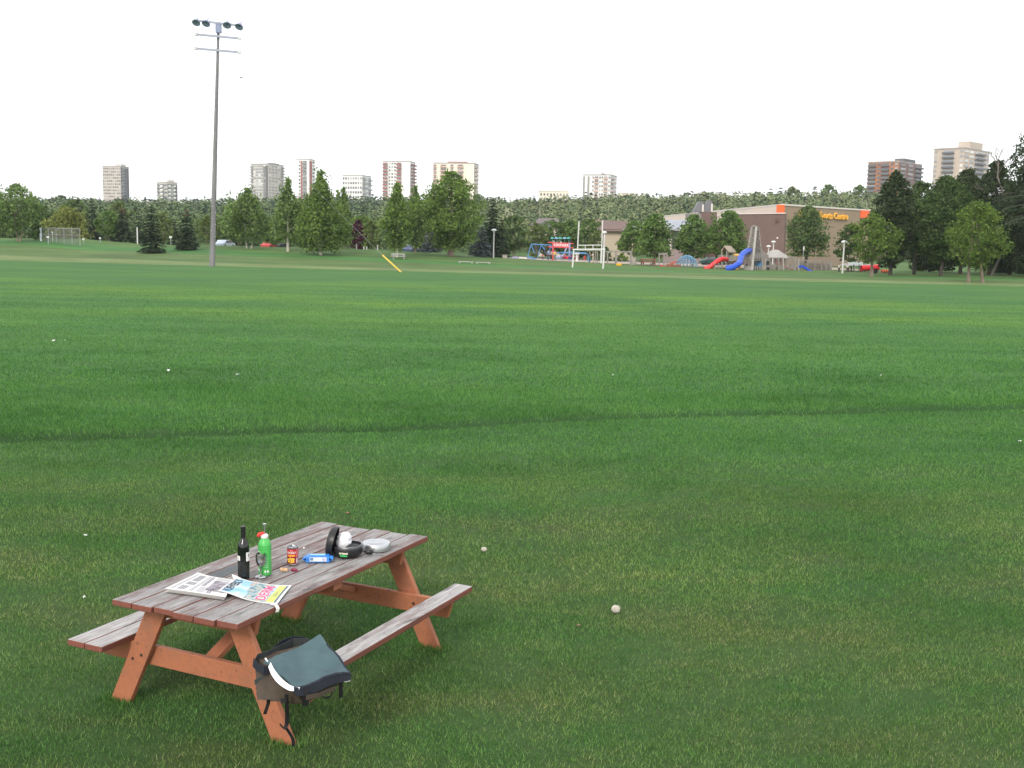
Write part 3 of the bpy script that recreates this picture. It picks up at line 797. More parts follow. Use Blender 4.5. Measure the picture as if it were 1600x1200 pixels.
def tower(label, px0, pxc, px1, pyt, Y, ang, floors, colsL, colsR, wall, win=GL, bal=None, pent=None, wallR=None, strip=None, py0=322, fh=None):
    a = math.radians(ang)
    c = at(pxc, pyt, Y)
    P = Vector((c.x, c.y, 0))
    def reach(px, nx, ny):
        d = ray(px, pyt); q = d.x/d.y; t = (q*P.y-P.x)/(nx-q*ny); return t if 0 < t < 40 else 26
    Lp = P+Vector((-math.cos(a), math.sin(a), 0))*reach(px0, -math.cos(a), math.sin(a)); Rp = P+Vector((math.sin(a), math.cos(a), 0))*reach(px1, math.sin(a), math.cos(a))
    B = Lp+Rp-P
    zt = c.z; zb = tz(P.x, P.y)-3
    root = thing('apartment_tower', label, 'apartment tower', Vector((P.x, P.y, zb)), 0, 'apartment towers on the valley rim')
    O = Vector((P.x, P.y, zb)); H = zt-zb
    loc = lambda v: (v.x-O.x, v.y-O.y)
    MB().prism([loc(Lp), loc(P), loc(Rp), loc(B)], 0, H).build('wall', wall, root)
    ctr = (P+B)/2
    ex = lambda v, k: ((v.x-ctr.x)*k+ctr.x-O.x, (v.y-ctr.y)*k+ctr.y-O.y)
    MB().prism([ex(Lp, 1.015), ex(P, 1.015), ex(Rp, 1.015), ex(B, 1.015)], H, H+.9).build('parapet', M('roof_edge', (.34, .31, .30), .8), root)
    if pent:
        f0, f1, pp, mt = pent
        A = Lp.lerp(P, f0); Bq = Lp.lerp(P, f1); dv = (Rp-P)*.5; off = (Rp-P)*.2
        MB().prism([loc(A+off), loc(Bq+off), loc(Bq+off+dv), loc(A+off+dv)], H+.9, at(pxc, pp, Y).z-zb).build('rooftop_plant_room', mt, root)
    fh = fh or (H*1.0)/floors
    nwin = 0; extra = MB(); wm = None; jobs = []
    for cols, p, q, wmat in ((colsL, Lp, P, wall), (colsR, P, Rp, wallR or wall)):
        if not cols: continue
        u, n, L = facade_frame(p, q); cw = L/len(cols); rz = math.atan2(u.y, u.x)
        if wallR and p is P:
            MB().box((0, 0, H/2), (L-.05, .12, H-.05)).build('side_wall', wallR, root, loc=Vector((*loc((p+q)/2+n*.06), 0))).rotation_euler = (0, 0, rz)
        k = 0
        while k < len(cols):
            ch = cols[k]; k2 = k
            while k2+1 < len(cols) and cols[k2+1] == ch and ch in 'bds': k2 += 1
            mid = p+u*(cw*(k+k2+1)/2)+n*.15; ww = cw*(k2-k+1)
            if ch in 'ds':
                MB().box((0, 0, H/2-.3), (ww*.86, .24, H-.9)).build('wall_strip', strip, root, loc=Vector((*loc(mid), 0))).rotation_euler = (0, 0, rz)
            if ch in 'wbB':
                for f in range(floors):
                    z = f*fh+fh*.5
                    if zb+z < c.z-(py0-pyt)*Y/F-2: continue
                    jobs.append((f, ch, mid, ww, z, rz, n))
            k = k2+1
    jobs.sort(key=lambda j: -j[0])
    wmesh = {}; balmesh = {}; nb = 0; ex_b = MB()
    for f, ch, mid, ww, z, rz, n in jobs:
        key = round(ww, 2)
        wd_ = ww*(.62 if ch == 'w' else .8)
        wl_ = Vector((*loc(mid), z))
        if key not in wmesh: wmesh[key] = MB().box((0, 0, 0), (wd_, .3, fh*(.5 if ch == 'w' else .52))).mesh('window', win)
        if nwin < 98:
            o = link('window', wmesh[key], root); o.location = wl_; o.rotation_euler = (0, 0, rz); nwin += 1
        else:
            extra.box(wl_, (wd_, .3, fh*.5), Matrix.Rotation(rz, 3, 'Z')); nwin += 1
        if ch == 'b' and bal:
            pb = Vector((*loc(mid+n*.75), z-fh*.38))
            if key not in balmesh: balmesh[key] = MB().box((0, 0, -.1), (ww*.92, 1.6, .2)).box((0, -.78, .45), (ww*.92, .08, .9)).mesh('balcony', bal)
            if nb < 98:
                o = link('balcony', balmesh[key], root); o.location = pb; o.rotation_euler = (0, 0, rz)
            else:
                r3 = Matrix.Rotation(rz, 3, 'Z'); ex_b.box(pb+r3 @ Vector((0, -.78, .35)), (ww*.92, .08, 1.1), r3)
            nb += 1
    if extra.v: tag(extra.build('lower_windows', win, root), kind='stuff')
    if ex_b.v: tag(ex_b.build('lower_balconies', bal, root), kind='stuff')
    return root
CONC = M('pale_concrete', (.52, .50, .47), .85, .06, .3); TAN = M('tan_panels', (.54, .48, .43), .85, .06, .3); WHT = M('white_render', (.80, .79, .77), .8, .04, .3)
CRM = M('cream_render', (.80, .73, .60), .8, .05, .3); RED = M('red_brown_panel', (.33, .12, .11), .8, .1, .3); TANSH = M('shaded_mauve_side', (.36, .33, .37), .85, .06, .3)
DKB = M('dark_balcony', (.13, .135, .145), .6, .1, 1); GRB = M('grey_balcony', (.32, .31, .31), .7, .1, 1); ORB = M('orange_brick', (.40, .17, .085), .9, .15, .4); PKB = M('pink_balcony', (.58, .38, .34), .8, .1, 1)
TNB = M('tan_brick', (.50, .42, .35), .9, .1, .4); ORBSH = M('shaded_orange_brick', (.20, .13, .11), .9, .1, .4); GRYD = M('dark_grey_panel', (.13, .13, .14), .8, .1, 1)
tower('wide square grey tower with small windows, farthest left of the towers', 160, 188, 201, 261, 900, 14, 20, 'wwwwwwwww', 'bds', TAN, GLM, GRB, (.62, .98, 256, CONC), wallR=TANSH, strip=GRYD)  # right side in shade: the shade is painted in as a darker mauve wall
tower('lowest tower with stepped white balconies, between the square tower and the light pole', 245, 261, 277, 286, 860, 40, 12, 'bwbw', 'bwbs', CONC, GL, WHT, (.75, 1.0, 281, TAN), strip=GRYD)
tower('two-winged tower with a dark recess down its middle, right of the light pole', 392, 419, 443, 257, 900, 24, 22, 'bwwwwbs', 'wwwwb', CONC, GLP, GRB, (.78, 1, 254, GRYD), wallR=TAN, strip=GRYD)
tower('slim white tower with a red-brown column down its right side', 463, 483, 492, 250, 950, 26, 20, '.wdbb.', 'sw', WHT, GL, GRB, None, strip=RED)
tower('squat white tower partly behind the tallest bank poplar', 535, 566, 580, 275, 1000, 18, 12, 'wwwwwwww', 'bwb', WHT, GLM, GRB, None)
tower('white tower with red-brown balcony columns behind the far picnic table', 598, 641, 649, 253, 950, 8, 20, 'bbwwwbb...', 'bb', WHT, GLM, RED, (.1, .9, 251, WHT))
tower('cream tower with recessed balconies behind the largest cottonwood', 677, 741, 748, 256, 900, 8, 16, 'b.bb.b.bb...', 'bw', CRM, GL, PKB, (.33, .78, 252, RED))
tower('white tower with pinkish balconies standing over the goal posts', 911, 954, 964, 274, 900, 18, 12, 's.s.wbbwwbbw', 'bw', WHT, GLM, PKB, (.62, .68, 270, GRYD), strip=M('grey_seam', (.3, .28, .28), .8), py0=312)
tower('orange brick tower with grey balconies at the right', 1357, 1405, 1441, 253, 740, 42, 14, 'bbwbbww', 'wwb', ORB, GL, DKB, (.70, 1.0, 246, GRYD), wallR=ORBSH, py0=305)  # right facet is the orange brick with its shade painted in as brown
tower('large tan tower with dark balconies at the far right', 1460, 1507, 1547, 232, 700, 45, 15, 'w.bbb.w', 'wwbbw', TNB, GLP, DKB, (.62, 1.0, 219, TNB), py0=290)
def low_building(name, label, px0, px1, pyt, Y, wall, roofm, n, depth=12, pyb=325, gable=False, cat='building'):
    a = at(px0, pyt, Y); b = at(px1, pyt, Y); zb = min(tz(a.x, Y), a.z-4)-1; O = Vector(((a.x+b.x)/2, Y, zb)); L = b.x-a.x; H = (a.z+b.z)/2-zb
    root = thing(name, label, cat, O)
    if gable:
        MB().box((0, depth/2, H*.33), (L, depth, H*.66)).build('wall', wall, root)
        MB().prism([(-L/2-.4, -.5), (0, -.5), (0, depth+.5), (-L/2-.4, depth+.5)], [H*.62, H, H, H*.62], [H*.66, H+.3, H+.3, H*.66]).prism([(0, -.5), (L/2+.4, -.5), (L/2+.4, depth+.5), (0, depth+.5)], [H, H*.62, H*.62, H], [H+.3, H*.66, H*.66, H+.3]).build('roof', roofm, root)
    else:
        MB().box((0, depth/2, H/2), (L, depth, H)).build('wall', wall, root)
        MB().box((0, depth/2, H+.2), (L+.8, depth+.8, .4)).build('roof', roofm, root)
    wm = MB().box((0, 0, 0), (L/n*.5, .2, 1.5)).mesh('window', GL)
    for k in range(n):
        for z in ([H-2] if H < 6 or gable else [H-2, H-5]):
            if gable: z = H*.33
            o = link('window', wm, root); o.location = (-L/2+L*(k+.5)/n, -.06, z)
    return root
low_building('low_apartment_block', 'long low cream building on the skyline left of the white balcony tower', 843, 889, 299, 700, CRM, CRM, 9)
low_building('low_apartment_block', 'low pale building on the skyline right of the white balcony tower', 968, 992, 302, 690, CRM, WHT, 5)
low_building('low_apartment_block', 'low whitish building on the skyline above the leafy trees before the sports hall', 993, 1014, 306, 680, WHT, CRM, 4)
low_building('house', 'small pale gabled house among the skyline trees above the hall roof', 1020, 1034, 311, 640, WHT, M('pink_roof', (.45, .36, .32), .9), 2, gable=True, cat='house')
low_building('house', 'house with a grey roof on the skyline just left of the slanted roof vents', 1070, 1083, 310, 640, TAN, GRYD, 2, gable=True, cat='house')
low_building('house', 'low cream house on the skyline over the golden willow', 106, 124, 312, 640, CRM, GRYD, 3, cat='house')
low_building('house', 'pale roofed house half buried in the valley wood at the left', 213, 232, 329, 520, CONC, M('pale_roof', (.45, .44, .42), .8), 2, gable=True, cat='house')

# ------------------------------------------------------------------ sports hall
HALLT = M('tan_cladding', (.275, .21, .148), .85, .05, .25); HALLB = M('brown_cladding', (.15, .102, .088), .85, .06, .4); ROOFT = M('tan_metal_roof', (.42, .35, .29), .6, .05, .3)
ROOFG = M('blue_grey_metal_roof', (.33, .35, .40), .5, .06, .3); ORG = M('orange_panel', (.85, .13, .03), .5, .04, 1); GREYW = M('grey_wall', (.24, .22, .21), .85, .08, .4); TRIM = M('pale_trim', (.6, .56, .52), .6, .05)
A = at(1223, 321, 206); Bp = at(1360, 330, 226); Cp = at(1030, 341, 300); zA = A.z; g0 = -.5
O = Vector((A.x, A.y, 0)); hall = thing('sports_hall', 'large brown and tan sports hall with orange corner panels behind the playground', 'sports hall', O)
l2 = lambda v: (v.x-O.x, v.y-O.y)
Dp = Cp+(Bp-A)*1.2
MB().prism([l2(A), l2(Bp), l2(Dp), l2(Cp)], g0, [zA, Bp.z, Bp.z, zA]).build('wall', HALLT, hall)
# sloping tan roof band along the left side
uu = (Cp-A); uu.z = 0; uu.normalize(); nn = Vector((uu.y, -uu.x, 0))
if nn.x > 0: nn = -nn
rb = MB(); e0 = A+nn*2.6; e1 = Cp+nn*2.6
rb.poly([(*l2(A), zA+.12), (*l2(Cp), zA+.12), (*l2(e1), zA-3.4), (*l2(e0), zA-3.4)]); rb.poly([(*l2(A), zA-3.6), (*l2(e0), zA-3.6), (*l2(e1), zA-3.6), (*l2(Cp), zA-3.6)])
rb.poly([(*l2(A), zA+.12), (*l2(e0), zA-3.4), (*l2(e0), zA-3.6), (*l2(A), zA-3.6)]); rb.poly([(*l2(Cp), zA+.12), (*l2(Cp), zA-3.6), (*l2(e1), zA-3.6), (*l2(e1), zA-3.4)])
rb.poly([(*l2(e0), zA-3.4), (*l2(e1), zA-3.4), (*l2(e1), zA-3.6), (*l2(e0), zA-3.6)])
rb.build('roof_band', ROOFT, hall)
MB().prism([l2(A+nn*2.3-uu*0), l2(A+nn*2.3+uu*80), l2(A+uu*80), l2(A)], g0, zA-3.6).build('side_wall', HALLB, hall)
MB().beam((*l2(A), zA+.15), (*l2(Cp), zA+.15), .3, .3).beam((*l2(A), zA+.15), (*l2(Bp), Bp.z+.15), .3, .3).build('roof_trim', TRIM, hall)
# projecting brown block
q0 = at(1152, 334, 211); q1 = at(1227, 334, 202.5); zq = q1.z; qd = Vector((.35, 1, 0)).normalized()*14
MB().prism([l2(q0), l2(q1), l2(q1+qd*.2), l2(q0+qd)], g0, zq).build('projecting_block', HALLB, hall)
MB().beam((*l2(q0), zq+.1), (*l2(q1), zq+.1), .35, .2).beam((*l2(q0), zq+.1), (l2(q0)[0]-2.2, l2(q0)[1]+3, zq-1.3), .35, .25).build('block_trim', TRIM, hall)
vq = q0.lerp(q1, .86); vq = Vector((vq.x, vq.y, 0))
MB().box((0, 0, 0), (1.2, .2, .8)).build('wall_vent', M('vent_brown', (.12, .075, .06), .7), hall, loc=(*l2(vq+Vector((0, -.15, 0))), at(1217, 343, 203).z))
wq = q0.lerp(q1, .86); MB().sphere((0, 0, 0), .16, 8, 6).build('wall_lamp', WHT, hall, loc=(*l2(wq+Vector((0, -.25, 0))), at(1216, 372, 203).z))
# orange panels
fu = (Bp-A); fu.z = 0; fL = fu.length; fu.normalize(); fn = Vector((fu.y, -fu.x, 0)); frz = math.atan2(fu.y, fu.x)
def front(px, py, off=.12):                  # point on the front wall seen at (px, py)
    d = ray(px, py); t = (A-EYE+fn*off).dot(fn)/d.dot(fn); return EYE+d*t
for (pa, pb, ya, yb) in ((1213.5, 1224.5, 320, 333.5), (1345.5, 1357, 328.5, 341)):
    p, q = front(pa, ya), front(pb, yb)
    if pa < 1230:
        p = at(pa, ya, 205.4); q = at(pb, yb, 205.4)
        mb = MB().box(((p.x+q.x)/2-O.x, 205.4-O.y-.2, (p.z+q.z)/2), (abs(q.x-p.x), .5, abs(p.z-q.z)))
    else:
        mb = MB().box(((p.x+q.x)/2-O.x, (p.y+q.y)/2-O.y, (p.z+q.z)/2), (math.hypot(q.x-p.x, q.y-p.y), .3, abs(p.z-q.z)), Matrix.Rotation(frz, 3, 'Z'))
    mb.build('corner_panel', ORG, hall)
YEL = M('yellow_letters', (.9, .45, .05), .5, .03, 1)
tm = text_mesh('Kinsmen Sports Centre', 1.75, .12, .035); tm.materials.append(YEL)
lt = link('lettering', tm, hall); pm = front(1290.5, 337.3, .35); pw = (front(1325, 337, .35)-front(1283, 337, .35)).length
bx = max(v.co.x for v in tm.vertices); 
p_end = front(1325, 339, .3); lt.location = (p_end.x-O.x-fu.x*bx, p_end.y-O.y-fu.y*bx, p_end.z)
lt.rotation_euler = (PI/2, 0, frz)
# stepped block with two slanted fins
def px_block(name, pa, pb, pt, Y, dep, mat, parent, org, zb=-.5, ang=0):
    a, b = at(pa, pt, Y), at(pb, pt, Y); c = (a+b)/2; L = b.x-a.x
    return MB().box((c.x-org.x, Y+dep/2-org.y, (a.z+zb)/2), (L, dep, a.z-zb)).build(name, mat, parent)
px_block('vent_block', 1098, 1120.5, 331, 224, 6, HALLB, hall, O); px_block('vent_block_side', 1077, 1097.5, 333, 225, 5, GREYW, hall, O)
for (pa, pb, y0, y1) in ((1083, 1099, 331, 315), (1097, 1113, 331, 313.5)):
    a, b, c = at(pa, y0, 226), at(pb, y0, 226), at(pb, y1, 226); th = 2.2
    f = MB(); P1 = [(a.x-O.x, a.z), (b.x-O.x, b.z), (c.x-O.x, c.z), (c.x-O.x-.9, c.z)]
    y_ = 226-O.y
    f.poly([(x, y_, z) for x, z in P1]); f.poly([(x, y_+th, z) for x, z in reversed(P1)])
    for k in range(4):
        (x0, z0_), (x1, z1_) = P1[k], P1[(k+1) % 4]; f.poly([(x0, y_, z0_), (x0, y_+th, z0_), (x1, y_+th, z1_), (x1, y_, z1_)])
    f.build('slanted_vent', M('dark_slate_metal', (.15, .15, .16), .6), hall)
    MB().box((b.x-O.x-.15, y_-.1, (b.z+c.z)/2-.3), (.35, .2, (c.z-b.z)*.7)).build('vent_edge', TRIM, hall)
# low wing with the blue-grey roof
a, b, a2, b2 = at(1036, 343.5, 226), at(1099, 344, 226), at(1046, 357.5, 217), at(1100, 357.5, 217)
rm = MB(); P4 = [Vector((p.x-O.x, p.y-O.y, p.z)) for p in (a2, b2, b, a)]
rm.poly(P4); rm.poly([p-Vector((0, 0, .35)) for p in reversed(P4)])
for k in range(4): rm.poly([P4[k]-Vector((0, 0, .35)), P4[(k+1) % 4]-Vector((0, 0, .35)), P4[(k+1) % 4], P4[k]])
for k in range(15):
    f = k/14; rm.beam(P4[0].lerp(P4[1], f)+Vector((0, 0, .06)), P4[3].lerp(P4[2], f)+Vector((0, 0, .06)), .12, .12)
rm.build('lower_roof', ROOFG, hall)
px_block('lower_wall', 1046, 1099, 358.5, 219, 5, GREYW, hall, O); px_block('entrance_recess', 1051, 1060, 364, 218.6, .3, GRYD, hall, O)
MB().beam((at(1049, 365, 218).x-O.x, 218.2-O.y, at(1049, 365, 218).z), (at(1049, 365, 218).x-O.x, 218.2-O.y, 0), .35, .35).build('pillar', TRIM, hall)
px_block('low_annex', 1040, 1100, 389, 214, 3, M('mauve_annex', (.27, .21, .20), .85), hall, O)
# left wing
wing = low_building('hall_wing', 'tan hall wing with a brown roof behind the goal posts', 944, 992, 361, 240, M('buff_wall', (.46, .385, .30), .9, .05, .3), HALLB, 1, depth=20, cat='building')
for o in list(wing.children):
    if o.name.startswith('window'): bpy.data.objects.remove(o)
a, b = at(929, 344, 247), at(981, 344, 247); mb = MB(); c = wing.location
mb.prism([(at(929, 361, 239).x-c.x, -1), (at(984, 361, 239).x-c.x, -1), (b.x-c.x, 7), (a.x-c.x, 7)], [at(929, 361, 239).z-c.z]*4, [at(929, 361, 239).z-c.z+.1]*2+[a.z-c.z]*2).build('sloping_roof', HALLB, wing)
pr = at(985, 352, 238)
MB().prism([(pr.x-c.x-1.6, -1.6), (pr.x-c.x+4, -1.6), (pr.x-c.x+4, 3), (pr.x-c.x-1.6, 3)], [at(985, 360, 238).z-c.z]*4, [at(985, 359, 238).z-c.z, at(985, 346, 238).z-c.z, at(985, 346, 238).z-c.z, at(985, 359, 238).z-c.z]).build('porch_roof', ROOFG, wing)
low = low_building('house', 'low dark-roofed building behind the trees above the blue swing set', 831, 878, 352, 262, TAN, GRYD, 4, depth=10)
c = low.location; a, b = at(846, 341, 266), at(860, 341, 266); e, f_ = at(829, 354, 261), at(879, 354, 261)
MB().prism([(e.x-c.x, -1), (f_.x-c.x, -1), (f_.x-c.x-1, 4), (e.x-c.x+2, 4)], [e.z-c.z]*4, [e.z-c.z+.1]*2+[a.z-c.z]*2).build('hipped_roof', M('grey_brown_shingles', (.15, .13, .13), .9), low)
# ------------------------------------------------------------------ metalwork colours
GALV = M('galvanised_steel', (.42, .43, .45), .45, .1, 6, metal=.6); WPAINT = M('white_paint', (.58, .58, .565), .5, .06, 3); POLEW = M('weathered_pole', (.185, .18, .19), .9, .25, 2, stretch=(1, 1, .12))
TIMB = M('grey_timber', (.24, .222, .205), .9, .2, 2.5, stretch=(1, 1, .4)); BLUE = M('blue_plastic', (.02, .085, .52), .35, .06, 1); REDP = M('red_plastic', (.62, .03, .035), .35, .06, 1); YELP = M('yellow_plastic', (.85, .42, .015), .4, .05, 1)
BLUS = M('blue_steel', (.07, .22, .42), .45, .1, 3); REDS = M('red_steel', (.60, .07, .08), .45, .1, 3); TEAL = M('teal_shade', (.05, .36, .33), .5, .1, 3); BLK = M('black_rubber', (.02, .02, .022), .6, .2, 6); LILAC = M('lilac_steel', (.30, .30, .50), .5, .1, 3)
CONCR = M('cast_concrete', (.36, .32, .28), .95, .15, 3); BROWNW = M('brown_stained_timber', (.20, .085, .06), .8, .2, 3)
# ------------------------------------------------------------------ tall floodlight pole
b = G(331.5, 416); Hp = hgt(b, 341, 36)
top = at(341.5, 36, b.y); ld = Vector((top.x-b.x, 0, Hp))
lp = thing('light_pole', 'very tall wooden floodlight pole with four lamps on the left of the field', 'light pole', b)
pt = lambda f: Vector((ld.x*f, 0, Hp*f))
MB().tube([pt(-.006)]+[pt(k/8) for k in range(1, 9)], [.32-.185*k/8 for k in range(9)], 12).build('pole', POLEW, lp)
m_px = b.y/F
def cross(name, pyL, pyR, w, mat):
    L = at(307, pyL, b.y)-b; Rr = at(376, pyR, b.y)-b; return L, Rr
arms = []
for k, (xl, yl, xr, yr) in enumerate(((308, 33, 378, 41), (307.5, 54.5, 376, 61), (307, 76.5, 375, 82.5))):
    L, Rr = at(xl, yl, b.y)-b, at(xr, yr, b.y)-b; L.y = Rr.y = -.32; arms.append((L, Rr))
    MB().beam(L, Rr, .16, .22).build('crossarm', M('pale_steel_arm', (.30, .32, .40), .5, .05), lp)
    for q in (L, Rr): MB().box(q, (.28, .3, .3)).build('end_cap', GALV, lp) if k else None
lamp = MB().lathe([(.03, .35), (.10, .33), (.16, .1), (.42, -.02), (.55, -.3), (.56, -.36), (.5, -.36), (.1, -.12)], 16).tube([(0, 0, .3), (0, .05, .75)], .07, 6)
lm = lamp.mesh('floodlight', M('blue_grey_lamp', (.20, .235, .36), .4, .1, 3))
for px, py in ((309.5, 34.5), (325, 36), (357, 38.5), (376.5, 41)):
    o = link('floodlight', lm, lp); o.location = at(px, py, b.y)-b+Vector((0, -.5, 0)); o.rotation_euler = (math.radians(-38), 0, rng.uniform(-.3, .3)); o.scale = (.8, .8, .8)
MB().box(at(342.5, 45, b.y)-b+Vector((0, -.25, 0)), (.55, .5, .95)).build('ballast_box', M('blue_grey_lamp', (.14, .17, .27)), lp)
wr = MB()
for (p, q) in ((arms[0][0], arms[2][0]), (arms[0][1], arms[2][1]), (arms[2][0], pt(.79)), (arms[2][1], pt(.79))): wr.tube([p, q], .018, 4)
wr.build('stay_wire', M('thin_grey_wire', (.5, .5, .52), .5), lp)
pg_ = MB()
for k in range(34):
    f = .1+.85*k/34; q = pt(f)+Vector(((.34-.2*f)*(1 if k % 2 else -.2), -.3+.16*f, 0)); pg_.box(q, (.1, .1, .06))
pg_.build('climbing_staples', GALV, lp)
an = G(628, 425); gp_ = at(598, 399, an.y+6)
guy = thing('guy_wire', 'slanting yellow guard tube on the guy wire of the tall light pole', 'guy wire', an)
an0 = Vector((0, 0, -.1)); gtop = gp_-an
MB().tube([an0+(gtop-an0)*f for f in (0, .25, .5, .75, 1)], .085, 8).build('guard_tube', M('yellow_guard', (.62, .42, .03), .5, .08), guy)
MB().tube([gtop, b+pt(.72)-an], .006, 4).build('wire', M('thin_grey_wire', (.5, .5, .52), .5), guy)

# ------------------------------------------------------------------ goals
gl, gr_ = G(894.5, 418), G(942.3, 418.6); gr_.y = gl.y-2.0; gr_ = Vector((at(942.3, 418, gr_.y).x, gr_.y, tz(at(942.3, 418, gr_.y).x, gr_.y)))
sg = thing('soccer_goal', 'white soccer goal frame standing in front of the football uprights', 'goal', gl)
q = gr_-gl; hl = hgt(gl, 896, 390); hr = at(943.5, 389.5, gr_.y).z-gl.z
MB().tube([(0, 0, -.1), (.12, 0, hl)], .11, 10).build('post', WPAINT, sg); MB().tube([(q.x, q.y, q.z-.1), (q.x+.1, q.y, hr)], .11, 10).build('post', WPAINT, sg); MB().tube([(-.0, 0, hl), (q.x+.2, q.y, hr)], .10, 10).build('crossbar', WPAINT, sg)
fb = D(940, 168, 412); fbl = at(902.5, 390, 168)
fg = thing('football_goal', 'tall white football uprights with a double crossbar behind the soccer goal', 'goal', fb)
t_ = lambda px, py: at(px, py, 168)-fb
MB().tube([t_(939, 416), t_(940, 391)], .16, 10).build('support_post', WPAINT, fg)
MB().tube([t_(940.2, 391), t_(941.6, 344)], .10, 8).build('upright', WPAINT, fg); MB().tube([t_(902.3, 391), t_(904.8, 346)], .10, 8).build('upright', WPAINT, fg)
MB().tube([t_(902.3, 391), t_(941, 391)], .07, 8).build('crossbar', WPAINT, fg); MB().tube([t_(903, 383.4), t_(941, 383)], .07, 8).build('crossbar', WPAINT, fg)
for px in (914.5, 926.5): MB().tube([t_(px, 391), t_(px, 383)], .07, 6).build('brace', WPAINT, fg)

# ------------------------------------------------------------------ lamp posts and small posts
def lamp_post(label, px, Y, pyb, pyt, r=.09):
    b = D(px, Y, pyb); h = hgt(b, px, pyt); root = thing('lamp_post', label, 'lamp post', b, 0, 'white park lamp posts')
    MB().tube([(0, 0, -.1), (.0, 0, h*.5), (.02, 0, h-.3)], [r*1.3, r*1.1, r], 10).build('post', WPAINT, root)
    MB().lathe([(.02, h), (.3, h-.06), (.42, h-.22), (.36, h-.32), (.2, h-.36), (.16, h-.5), (.02, h-.5)], 14).build('lamp_head', M('pale_lamp_head', (.62, .63, .64), .5), root)
    return root
lamp_post('white lamp post beside the silvery blue spruce', 771, 170, 404, 357.5); lamp_post('white lamp post with a double head right behind the football uprights', 943, 172, 412, 361, .12)
lamp_post('shorter white mushroom lamp post behind the timber derrick', 1199.5, 182, 415, 383); lamp_post('taller white mushroom lamp post behind the timber derrick', 1207, 180, 415, 376); lamp_post('white lamp post standing before the front of the sports hall', 1316, 146, 432, 375.5)
def post(name, label, cat, px, Y, pyb, pyt, wpx, mat, group=None, capm=None):
    b = D(px, Y, pyb); h = hgt(b, px, pyt); r = wpx*Y/F/2; root = thing(name, label, cat, b, 0, group)
    MB().tube([(0, 0, -.1), (0, 0, h*.75), (0, 0, h)], [r, r, r*.9], 10).build('post', mat, root)
    MB().lathe([(r*.9, h), (r*1.1, h+.02), (r*1.1, h+.07), (.01, h+.1)], 10).build('cap', capm or mat, root)
post('marker_pole', 'white marker pole with a dark band left of the taller lone spruce', 'pole', 215, 172, 384, 355, 2.0, WPAINT, None, BLK)
for k, (px, lab) in enumerate([(557, 'white bollard left of the purple tree trunk'), (568.5, 'taller white bollard right of the purple tree trunk'), (573, 'shorter white bollard right of the purple tree trunk'), (590, 'white bollard left of the far picnic table poplar')]):
    post('bollard', lab, 'bollard', px, 172, 390, (382, 386, 386.5, 384)[k], 1.8, WPAINT, 'white bollards behind the bank')
def sign(label, px, Y, pyb, pyt, wpx, hpx, round_=False, mat=WPAINT):
    b = D(px, Y, pyb); h = hgt(b, px, pyt); k = Y/F; root = thing('park_sign', label, 'sign', b, 0, 'small white signs on the bank')
    MB().tube([(0, 0.05, -.1), (0, .05, h)], .05, 6).build('post', GALV, root)
    if round_: o = MB().tube([(0, -.03, h-hpx*k/2), (0, .03, h-hpx*k/2)], wpx*k/2, 14).build('sign_panel', mat, root)
    else: o = MB().box((0, -.02, h-hpx*k/2), (wpx*k, .06, hpx*k)).build('sign_panel', mat, root)
sign('small white sign low in front of the wire fence', 75, 157, 376, 369, 4.2, 2.6); sign('small white disc sign on the wire fence', 82, 160.6, 374, 362, 2, 2.2, True); sign('small white sign just right of the wire fence', 130.5, 160, 378, 372, 3.4, 3); sign('round white sign on a thin post on the bank', 156.5, 166, 381, 370.5, 3, 3, True)
sign('white sign on a post between the two lone spruces', 267, 172, 388, 369, 4, 3); sign('white post sign below the drooping birch', 1255, 176, 405, 385, 2, 6)

# ------------------------------------------------------------------ wire fence on the bank
a, e = D(64, 162, 372), D(125, 158, 375)
fe = thing('wire_fence', 'tall grey wire mesh backstop fence on top of the left bank', 'fence', a)
u = (e-a); L = Vector((u.x, u.y, 0)).length; hF = hgt(a, 64, 355.5)
for k in range(6):
    p = a.lerp(e, k/5); zz = tz(p.x, p.y); tp = lerp(at(64, 355.5, 162).z, at(125, 357, 158).z, k/5)
    MB().tube([(p.x-a.x, p.y-a.y, zz-a.z-.1), (p.x-a.x, p.y-a.y, tp-a.z)], .045 if k else .17, 8).build('post', M('dull_galvanised', (.30, .31, .32), .6) if k else M('pale_post', (.6, .65, .72), .6), fe)
z0, z1 = at(64, 355.8, 162).z-a.z, at(125, 357.3, 158).z-a.z
MB().tube([(0, 0, z0), (u.x, u.y, z1)], .04, 6).tube([(0, 0, z0*.52), (u.x, u.y, z1*.5)], .03, 6).build('rail', M('dull_galvanised', (.30, .31, .32), .6), fe)
ms = MB(); nvert = 60
for k in range(nvert+1):
    f = k/nvert; zb_ = lerp(0, tz(e.x, e.y)-a.z, f); zt_ = lerp(z0, z1, f)
    for sgn in (-1, 1):
        f2 = f+sgn*.075
        if 0 <= f2 <= 1: ms.tube([(u.x*f, u.y*f-.03, zb_+.02), (u.x*f2, u.y*f2-.03, lerp(z0, z1, f2))], .009, 3, False)
ms.build('wire_mesh', M('mesh_wire', (.16, .17, .18), .6), fe)

